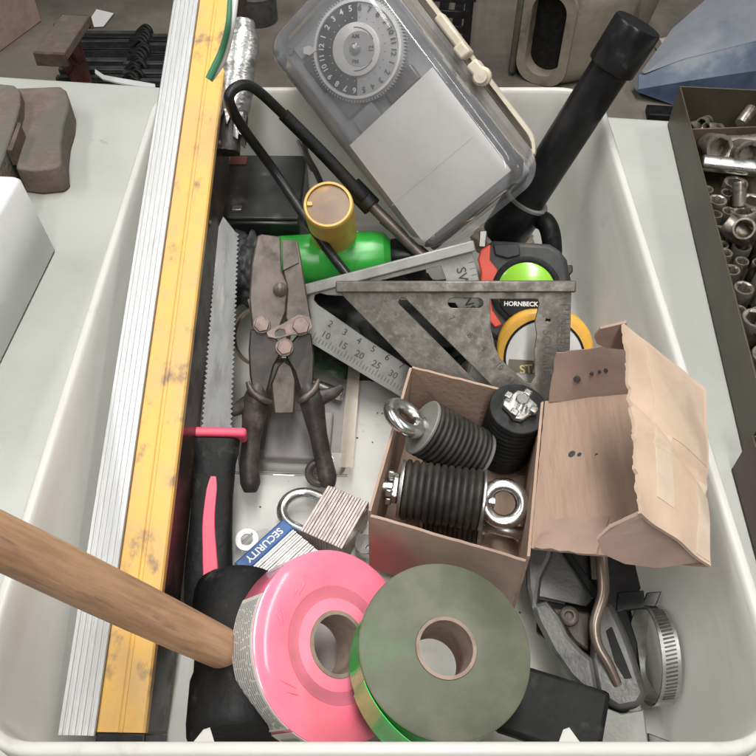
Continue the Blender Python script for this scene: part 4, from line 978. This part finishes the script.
def black_bits():
    d = .548; s = d / FPX
    def q(u, v): return ((u - 600) * s, -(v - 570) * s)
    M = VF(600, 570, d, 0, tx=10, ty=6)
    t = thing('black_bracket', 'black plastic bracket with notched end behind the locking pliers', 'bracket', M)
    obj('plate', MB().prism([q(*p) for p in ((552, 530), (630, 530), (638, 588), (612, 612), (596, 600), (585, 585))], -.004, 0), K['blackpl'], t, bevel=.001)
    obj('notched_arm', MB().prism([q(*p) for p in ((615, 592), (640, 590), (640, 598), (643, 592), (657, 591), (649, 607), (622, 609), (612, 612))], -.003, .0015), K['blackpl'], t, bevel=.0006)
    obj('strut', MB().prism([q(*p) for p in ((559, 545), (566, 545), (600, 598), (598, 606), (592, 600))], .001, .006), K['black'], t, bevel=.0008)
    obj('pale_strip', MB().prism([q(*p) for p in ((591, 540), (597, 540), (597, 580), (591, 580))], .001, .003), K['greypale'], t)
    obj('lower_arm', MB().prism([q(*p) for p in ((612, 608), (622, 606), (630, 640), (628, 660), (620, 640))], -.004, 0), K['black'], t, bevel=.0008)
    d = .556; s = d / FPX; M = VF(570, 585, d, 0, tx=8, ty=4)
    def q(u, v): return ((u - 570) * s, -(v - 585) * s)
    t = thing('grey_scraper', 'grey steel scraper blade tucked behind the locking pliers', 'scraper', M)
    obj('blade', MB().prism([q(*p) for p in ((540, 535), (592, 535), (590, 600), (584, 606), (537, 596))], -.002, 0), K['greymet'], t, bevel=.0005)
    obj('handle', MB().prism([q(*p) for p in ((536, 598), (586, 608), (584, 650), (570, 655), (535, 630))], -.010, -.001), K['black'], t, bevel=.001)
    c = P(610, 650, .009); t = obj('dark_underlay', MB().prism([(P(u, v, .009).x - c.x, P(u, v, .009).y - c.y) for u, v in ((565, 600), (628, 600), (636, 640), (642, 690), (628, 712), (586, 712), (575, 690))], -.003, .003), K['black'], None, WF(c), bevel=.001); tag(t, 'flat black plate added to darken the bin floor under the locking pliers', 'plate')  # black plate added to cover the pale bin floor below the pliers
    a = P(552, 712, .060); t = obj('black_strip', MB().box((0, 0, 0), (.060, .040, .012)), K['blackrub'], None, WF(a, -18, 10, 0), bevel=.003)
    tag(t, 'thick black plastic strip lying under the green tape roll', 'strip')
black_bits()
def hose_clamp():
    d = depth_at(653, 655, .036); s = d / FPX
    M = VF(654, 655, d, 3, tx=0, ty=-71)
    t = thing('hose_clamp', 'round stainless hose clamp standing on edge in the bin corner', 'hose clamp', M); r = 48 * s; w = .0115
    obj('band', MB().lathe([(r, -w / 2), (r, w / 2), (r - .0009, w / 2), (r - .0009, -w / 2)], 72, None, True), K['chrome'], t)
    for k in range(26):
        a = R(-58 + 4.6 * k)
        obj('thread_slot', MB().box((0, 0, 0), (.0007, .0011, w * .62), Matrix.Rotation(a, 4, 'Z') @ Matrix.Translation((r + .0001, 0, 0)) @ Matrix.Rotation(R(12), 4, 'X')), K['greymet'], t)
    a = R(188); H = Matrix.Rotation(a, 4, 'Z') @ Matrix.Translation((r + .004, 0, 0)) 
    h = obj('screw_housing', MB().box((0, 0, 0), (.0085, .016, w * .95)), K['steel'], t, H, bevel=.002, seg=3)
    obj('screw', MB().lathe([(.0042, -.016), (.0042, .010), (.0036, .012), (0, .012)], 16, Matrix.Rotation(R(90), 4, 'X')), K['chrome'], h)
hose_clamp()

# ------------------------------------------------------------------ trays of sockets on the table
def socket_mesh(r, h, pts=6):
    mb = MB(); n = 24; b = r * .72
    def ring(rad, z, hexa=False):
        o = []
        for k in range(n):
            a = 2 * PI * k / n; q = rad
            if hexa:
                am = (a % (2 * PI / pts)) - PI / pts; q = rad * math.cos(PI / pts) / math.cos(am)
            o.append((q * math.cos(a), q * math.sin(a), z))
        return o
    loft(mb, [ring(r * .95, 0), ring(r, .001), ring(r, h - .0015), ring(r * .94, h), ring(b * 1.07, h), ring(b, h - .001, True), ring(b, h * .4, True)], True, True)
    me = bpy.data.meshes.new('socket'); me.from_pydata([tuple(p) for p in mb.v], [], mb.f); finish(me, 40); me.materials.append(K['socket']); return me
def socket_tray():
    a = Vector((.339, .852, 0)); b = Vector((.2955, .385, 0)); y = (a - b).normalized(); L = (a - b).length
    M = Matrix.Translation(b) @ Matrix.Rotation(math.atan2(y.y, y.x) - PI / 2, 4, 'Z'); Wd = .26; h = .050
    t = thing('socket_tray', 'dark olive metal tray crowded with loose sockets beside the bin', 'tray', M); th = .0018
    obj('base', MB().box((Wd / 2, L / 2, .0022), (Wd, L, .002)), K['olive'], t)
    obj('side_wall', MB().box((th / 2, L / 2, h / 2 + .0012), (th, L, h)), K['olive'], t, bevel=.0004)
    obj('side_wall', MB().box((Wd - th / 2, L / 2, h / 2 + .0012), (th, L, h)), K['olive'], t, bevel=.0004)
    obj('end_wall', MB().box((Wd / 2, L - th / 2, h / 2 + .0014), (Wd - 2 * th - .0004, th, h - .0004)), K['olive'], t, bevel=.0004)
    obj('end_wall', MB().box((Wd / 2, th / 2, h / 2 + .0014), (Wd - 2 * th - .0004, th, h - .0004)), K['olive'], t, bevel=.0004)
    obj('divider', MB().box((0, 0, h * .45), (Wd * .99, th, h * .9), Matrix.Translation((Wd / 2, L - .058, .0016)) @ Matrix.Rotation(R(9), 4, 'Z')), K['rustdark'], t, bevel=.0004)
    # long bar and T-shaped fittings lying on top
    def W(x, yy, z): return M @ Vector((x, yy, z))
    e = thing('extension_bar', 'polished round extension bar lying across the sockets', 'bar', axisM(W(.004, L - .140, .048), W(.2, L - .163, .05) - W(.004, L - .140, .048)))
    obj('bar', MB().cyl(.0082, 0, .19, 28, None, .001), K['chrome'], e); obj('groove', MB().lathe([(.0084, .052), (.0086, .054), (.0084, .056)], 28), K['steel'], e)
    for i, (x, yy) in enumerate(((.024, L - .100), (.052, L - .112))):
        e = thing('universal_joint', ['worn steel T-shaped fitting nearest the tray wall, behind the polished bar', 'worn steel T-shaped fitting second from the tray wall, behind the polished bar'][i], 'fitting', axisM(W(x, yy, .040), Vector((.0, -.75, .45))))
        me = socket_mesh(.0145 + .002 * i, .030, 8); obj('drive_end', me, K['socket'], e, Matrix.Translation((0, 0, -.01)))
        obj('cross_arm', MB().cyl(.0105, -.002, .075, 24, axisM((0, 0, -.012), (.95, .05, 0)), .001), K['socket'], e)
    meshes = [socket_mesh(r, h_, p) for r, h_, p in ((.0078, .024, 6), (.0092, .026, 6), (.0108, .027, 12), (.0122, .029, 6), (.0066, .024, 6), (.0132, .030, 12))]
    rad = [.0078, .0092, .0108, .0122, .0066, .0132]
    rnd = random.Random(12); placed = []; cnt = 0
    for attempt in range(9000):
        k = rnd.randrange(6); x = rnd.uniform(.003 + rad[k], .112); yy = rnd.uniform(.012, L - .156)
        if all((x - a_) ** 2 + (yy - b_) ** 2 > (rad[k] + c_ + .0003) ** 2 for a_, b_, c_ in placed):
            placed.append((x, yy, rad[k])); 
            o = obj('socket', meshes[k], K['socket'], None, Matrix.Translation(W(x, yy, .006 + rnd.uniform(0, .010))) @ Matrix.Rotation(rnd.uniform(0, 6), 4, 'Z') @ Matrix.Rotation(R(rnd.choice([0, 3, 8, 14, 20]) if .034 < x and yy > .03 else 0), 4, 'X'))
            tag(o, 'loose steel socket among many in the dark olive tray', 'socket', 'sockets in the olive tray'); cnt += 1
        if cnt > 190: break
    for i in range(34):   # a few tipped over on top of the others
        k = rnd.randrange(5); x = rnd.uniform(.032, .11); yy = rnd.uniform(.03, L - .18)
        o = obj('socket', meshes[k], K['socket'], None, Matrix.Translation(W(x, yy, .034 + rnd.uniform(0, .004))) @ Matrix.Rotation(rnd.uniform(0, 6), 4, 'Z') @ Matrix.Rotation(R(rnd.uniform(35, 80)), 4, 'X'))
        tag(o, 'loose steel socket among many in the dark olive tray', 'socket', 'sockets in the olive tray')
    for x, yy in ((.020, L - .040), (.034, L - .028), (.045, L - .044), (.07, L - .03)):
        o = obj('socket', meshes[4], K['socket'], None, Matrix.Translation(W(x, yy, .026)) @ Matrix.Rotation(rnd.uniform(0, 6), 4, 'Z') @ Matrix.Rotation(R(70), 4, 'X'))
        tag(o, 'small steel socket in the far compartment of the olive tray', 'socket', 'sockets behind the divider')
    o = obj('socket', socket_mesh(.0235, .05, 8), K['snip'], None, axisM(W(.085, L - .200, .03), Vector((-.55, -.75, .25)))); tag(o, 'large dark deep socket tipped towards the bin', 'socket')
    # the oxide red tray in front
    p = P(731, 470, 0); q = P(757, 566, 0); y = (p - q).normalized(); L = .30; M2 = Matrix.Translation(p - y * L) @ Matrix.Rotation(math.atan2(y.y, y.x) - PI / 2, 4, 'Z'); h = .046
    t = thing('red_tray', 'oxide red metal tray at the right edge in front of the olive one', 'tray', M2); Wd = .2
    obj('base', MB().box((Wd / 2, L / 2, .0022), (Wd, L, .002)), K['oxide'], t)
    for x in (.0009, Wd - .0009): obj('side_wall', MB().box((x, L / 2, h / 2 + .0012), (.0018, L, h)), K['oxide'], t, bevel=.0004)
    for yy in (.0009, L - .0009): obj('end_wall', MB().box((Wd / 2, yy, h / 2 + .0014), (Wd - .004, .0018, h - .0004)), K['oxide'], t, bevel=.0004)
socket_tray()

# ------------------------------------------------------------------ things on the table at the left
def left_things():
    a = P(57, 249, 0); b = P(0, 366, 0); y = (a - b).normalized(); ang = math.degrees(math.atan2(y.y, y.x)) - 90
    M = Matrix.Translation(a) @ Matrix.Rotation(R(ang), 4, 'Z')
    t = thing('white_box', 'smooth white box standing on the table left of the bin', 'box', M); h = .092
    mb = MB(); loft(mb, [[(x - .13, yy - .13, z) for x, yy in rrect(.13 - e, .13 - e, .006, 4)] for e, z in ((.002, .001), (0, .003), (.004, h - .004), (.006, h - .001), (.009, h))]); obj('case', mb, K['white'], t, angle=50)
    obj('round_port', MB().lathe([(.020, h - .002), (.020, h + .0022), (.018, h + .0026), (0, h + .0026)], 36, Matrix.Translation((-.060, -.016, 0))), K['greyrub'], t)
    # rusty iron blocks
    d = depth_at(36, 140, .03); s = d / FPX
    def Pz(u, v, z): return P(u, v, z)
    def slab(name, label, top, h, m, holes=None):
        cx = sum(p[0] for p in top) / len(top); cy = sum(p[1] for p in top) / len(top); c = P(cx, cy, h); t = thing(name, label, 'casting', WF((c.x, c.y, 0)))
        pts = [P(u, v, h) for u, v in top]; q = [(p.x - c.x, p.y - c.y) for p in pts]
        obj('body', MB().prism(q, .001, h), m, t, bevel=.0022, seg=2, angle=60); return t, c
    t, c = slab('iron_wedge', 'rusty brown iron wedge with an oval eye lying on the table', ((14, 88), (60, 86), (66, 90), (69, 98), (68, 110), (63, 126), (61, 144), (62, 163), (56, 168), (34, 170), (16, 168)), .032, K['rust'])
    p = P(66, 118, .018); obj('eye_hole', MB().lathe([(0, 0), (.016, 0), (.018, .0012), (.014, .002), (0, .0004)], 24, Matrix.Translation(Vector((p.x - c.x - .006, p.y - c.y - .006, .017))) @ Matrix.Rotation(R(80), 4, 'Y') @ Matrix.Diagonal((.6, 1.1, 1, 1))), K['rustdark'], t)
    t, c = slab('iron_block', 'rusty brown curved iron block at the left edge of the picture', ((-40, 84), (-4, 83), (14, 85), (20, 90), (20, 104), (12, 132), (2, 160), (-8, 184), (-40, 184)), .048, K['rust'])
    obj('recess', MB().prism([(P(u, v, .0486).x - c.x, P(u, v, .0486).y - c.y) for u, v in ((18, 122), (21, 124), (12, 150), (7, 150))], .030, .0484), K['rustdark'], t)
left_things()

# ------------------------------------------------------------------ things on the floor beyond the table
FZ = -.75
def floor_things():
    t = thing('floor_carton', 'worn brown cardboard carton on the floor, far left', 'carton', WF(P(14, 46, FZ) + Vector((-.16, .10, 0)), -22))
    obj('body', MB().box((0, 0, .10), (.34, .26, .20)), K['card_pink'], t, bevel=.004); obj('flap', MB().box((.0, -.02, .206), (.33, .20, .006), Matrix.Rotation(R(3), 4, 'X')), K['card_out'], t)
    o = obj('paper_sheet', MB().prism([tuple(P(u, v, FZ)[:2]) for u, v in ((97, 11), (114, 15), (104, 28), (85, 29))], FZ + .004, FZ + .006), K['white']); tag(o, 'small white sheet of paper lying on the concrete floor', 'paper')
    # stack of dark strips
    for nm, u0, u1, v0, v1, lab in (('strip_bundle', 70, 142, 32, 88, 'bundle of dark flat strips with ragged ends on the floor'), ('strip_bundle', 132, 182, 35, 92, 'second bundle of dark flat strips, nearer to the spirit level')):
        t = thing(nm, lab, 'bundle', WF((0, 0, 0)), 'dark strip bundles'); rnd = random.Random(u0)
        for k in range(20):
            f = k / 19; v = v0 + (v1 - v0) * f; z = FZ + .10 + .004 * math.sin(k * 1.7); sk = -16 * f
            a = P(u0 + sk + rnd.uniform(-2, 2), v, z); b = P(u1 + sk + rnd.uniform(-3, 3), v + rnd.uniform(-.5, .5), z)
            M = Matrix.Translation((a + b) / 2) @ Matrix.Rotation(math.atan2(b.y - a.y, b.x - a.x), 4, 'Z') @ Matrix.Rotation(R(rnd.uniform(2, 10)), 4, 'X')
            obj('strip', MB().box((0, 0, -.045), ((b - a).length, .019, .09), None), K['black'] if k % 3 else K['greyrub'], t, M, bevel=.002, seg=1)
            if nm == 'strip_bundle' and u0 == 70:
                pts = [b + Vector((-.01, 0, .0)), b + Vector((.015, .006, .016)), b + Vector((.032, -.004, .004)), b + Vector((.024, -.012, -.03))]
                obj('curled_end', MB().tube(smooth_path(pts, 4), .006, 8), K['black'], t)
    pts = [P(95, 69, -.60), P(104, 75, -.60), P(120, 78, -.60), P(138, 81, -.60), P(155, 84, -.60)]; pts2 = [P(95, 73, -.60), P(103, 79, -.60), P(120, 83, -.60), P(138, 86, -.60), P(155, 88, -.60)]
    vs = pts + pts2 + [p + Vector((0, 0, -.004)) for p in pts + pts2]; fs = [(i, i + 5, i + 6, i + 1) for i in range(4)] + [(i + 10, i + 11, i + 16, i + 15) for i in range(4)] + [(i, i + 1, i + 11, i + 10) for i in range(4)] + [(i + 5, i + 15, i + 16, i + 6) for i in range(4)]
    o = obj('trim_strip', MB().add(vs, fs), K['white'], fix=True); tag(o, 'curved white strip resting on the dark strips behind the table', 'strip')
    # red stand with a brown channel on top
    t = thing('red_stand', 'dull red metal stand with a rusty brown bar across its top', 'stand', WF((0, 0, 0)))
    za = FZ + .26; A = P(52, 62, za); B = P(78, 24, za); dr = (B - A).normalized(); sd = Vector((dr.y, -dr.x, 0)) * .036; up = Vector((0, 0, .012))
    mb = MB().add([A - sd, A + sd, B + sd, B - sd, A - sd + up * 2, A + sd + up * 2, B + sd + up * 2, B - sd + up * 2], [(3, 2, 1, 0), (4, 5, 6, 7), (0, 1, 5, 4), (1, 2, 6, 5), (2, 3, 7, 6), (3, 0, 4, 7)]); obj('top_bar', mb, K['rust'], t, bevel=.003, fix=True)
    for e in (A, B): obj('end_lip', MB().box((0, 0, 0), (.078, .010, .034), Matrix.Translation(e + up * .6) @ Matrix.Rotation(math.atan2(sd.y, sd.x), 4, 'Z')), K['rustdark'], t, bevel=.002)
    base = P(84, 80, FZ + .02)
    for (u, v) in ((60, 56), (70, 44)):
        p = P(u, v, za); obj('brace', MB().tube([p, base + Vector((.02 if u > 65 else -.02, 0, 0))], .014, 6), K['redstand'], t)
    obj('post', MB().box((0, 0, 0), (.05, .05, .25), Matrix.Translation(P(78, 70, FZ + .13)) @ Matrix.Rotation(R(30), 4, 'Z')), K['redstand'], t, bevel=.004)
    obj('foot', MB().box((0, 0, 0), (.12, .10, .02), Matrix.Translation(base)), K['redstand'], t, bevel=.003)
    # grey round tin behind the taped bar
    p = P(257, 32, FZ); t = thing('round_tin', 'grey round tin on the floor behind the taped bar', 'tin', WF(p + Vector((0, .08, 0))))
    obj('body', MB().lathe([(.058, 0), (.060, .004), (.060, .085), (.056, .09)], 36), K['greymet'], t); obj('lid', MB().lathe([(.062, .086), (.062, .098), (.058, .1), (0, .1)], 36), K['greypale'], t)
    # black crate
    p = P(462, 48, FZ); t = thing('milk_crate', 'black slatted plastic crate on the floor behind the timer box', 'crate', WF(p + Vector((-.13, .17, 0)), -8)); w, hh = .33, .22
    for sx, sy in ((1, 0), (-1, 0), (0, 1), (0, -1)):
        for k in range(5):
            z = .02 + k * .046; c = (sx * w / 2, sy * w / 2, z); obj('slat', MB().box(c, (w + .008 if sy else .010, .010 if sy else w - .012, .022 if k < 4 else .03)), K['blackpl'], t, bevel=.002, seg=1)
    for sx in (-1, 1):
        for sy in (-1, 1): obj('corner_post', MB().box((sx * (w / 2 - .001), sy * (w / 2 - .001), hh / 2 - .006), (.024, .024, hh - .002)), K['blackpl'], t, bevel=.004)
    for k in range(6): obj('base_slat', MB().box((-w / 2 + .04 + k * .05, 0, .006), (.03, w - .02, .008)), K['blackpl'], t)
    rnd = random.Random(5)
    for k in range(9):
        a = rnd.uniform(0, 6); obj('black_part', MB().box((0, 0, 0), (.10, .018, .018), WF((rnd.uniform(-.09, .09), rnd.uniform(-.09, .09), .14 + rnd.uniform(0, .05)), a * 60, rnd.uniform(-20, 20))), K['greyrub'] if k % 2 else K['blackpl'], t, bevel=.002, seg=1)
    # beige shroud with an oval mouth
    p = P(556, 90, FZ); M = WF(p + Vector((-.045, .035, .0)), -30)
    t = thing('metal_shroud', 'worn beige metal shroud with a dark oval mouth lying on the floor', 'shroud', M)
    mb = MB()
    def oval(y_, z_, hx, hz, r, cx): return [(cx + x, y_, z_ + z) for x, z in rrect(hx, hz, r, 6)]
    loft(mb, [oval(0, .145, .075, .142, .06, 0), oval(.03, .145, .085, .145, .065, .02), oval(.10, .145, .10, .145, .06, .06), oval(.30, .16, .085, .11, .05, .12), oval(.40, .17, .05, .07, .03, .15)], False, True); obj('body', mb, K['jerry'], t, angle=50, fix=True)
    mb = MB(); loft(mb, [oval(.002, .145, .077, .144, .06, 0), oval(-.010, .145, .076, .143, .06, 0), oval(-.010, .145, .050, .115, .045, 0), oval(.03, .145, .048, .112, .045, 0)], False, False); obj('rim', mb, K['jerry'], t, angle=40, fix=True)
    obj('mouth', MB().prism([(x, z) for x, z in rrect(.052, .117, .045, 6)], 0, .004, Matrix.Translation((0, .030, .145)) @ Matrix.Rotation(R(90), 4, 'X')), K['black'], t)
    obj('side_plate', MB().box((-.088, .055, .145), (.020, .13, .27)), K['jerrydark'], t, bevel=.006)
    # dusty blue hull-shaped thing
    p = P(640, 104, FZ); t = thing('blue_cowl', 'dusty blue plastic cowl with raised edge lying on the floor, far right', 'cowl', WF(p, 8))
    sec = []
    for x, y0, y1, zb, zt in ((-.01, .02, .06, .03, .07), (.10, -.02, .16, .0, .14), (.26, -.05, .26, .0, .20), (.42, -.07, .33, .0, .24)):
        sec.append([(x, y0, zb), (x, y0 - .0, zt * .55), (x + .01, y0 + .04, zt * .86), (x + .02, (y0 + y1) / 2, zt), (x + .02, y1, zt * .95), (x, y1, zb)])
    mb = MB(); loft(mb, sec, True, True); obj('dusty_top', mb, K['dustblue'], t, angle=25, fix=True)
    fs_ = [[(x, y - .006, z) for x, y, z in q_[:3]] + [(x, y - .001, z) for x, y, z in q_[:3]][::-1] for q_ in sec]
    mb = MB(); loft(mb, fs_, True, True); obj('front_side', mb, K['blueplastic'], t, angle=25, fix=True)
    sec = []
    for x, y0, y1, zt in ((.425, -.085, .345, .255), (.455, -.09, .355, .27), (.475, -.09, .355, .27), (.75, -.12, .40, .28)):
        sec.append([(x, y0, .0), (x, y0, zt * .55), (x + .01, y0 + .045, zt * .88), (x + .02, (y0 + y1) / 2, zt), (x + .02, y1, zt * .95), (x, y1, .0)])
    mb = MB(); loft(mb, sec, True, True); obj('rear_section', mb, K['blueplastic'], t, angle=25, fix=True)
    sec = [(x, -.088, .16) for x in (.44, .46)]
    obj('raised_edge', MB().tube([(.462, -.096, .02), (.462, -.096, .15), (.470, -.044, .242), (.482, .13, .275), (.482, .34, .262)], .009, 8), K['dustblue'], t)
    obj('lower_blade', MB().box((.14, -.06, .012), (.26, .05, .02), Matrix.Rotation(R(-14), 4, 'Z')), K['black'], t, bevel=.003)
    p = P(668, 50, FZ); t = thing('pipe_fitting', 'small beige pipe fitting on the floor behind the black pipe cap', 'fitting', axisM(p + Vector((0, 0, .024)), (1, .3, 0)))
    obj('body', MB().lathe([(.017, -.04), (.017, .012), (.024, .014), (.024, .03), (.018, .032), (.018, .05), (.012, .052), (0, .052)], 24), K['beige'], t)
floor_things()

# ------------------------------------------------------------------ grit on the floor of the bin
def grit():
    rnd = random.Random(21); mb = MB()
    for k in range(130):
        x = rnd.uniform(-.17, .175); y = rnd.uniform(.14, .655); q = rnd.uniform(.0002, .0007); a = rnd.uniform(0, 6)
        mb.box((0, 0, 0), (q * 2, q * rnd.uniform(.8, 2), q), Matrix.Translation((x, y, .0050)) @ Matrix.Rotation(a, 4, 'Z') @ Matrix.Rotation(.4, 4, 'X'))
    o = obj('grit', mb, K['rustdark']); o['kind'] = 'stuff'; tag(o, 'dark grit scattered on the floor of the white bin', 'grit')
grit()
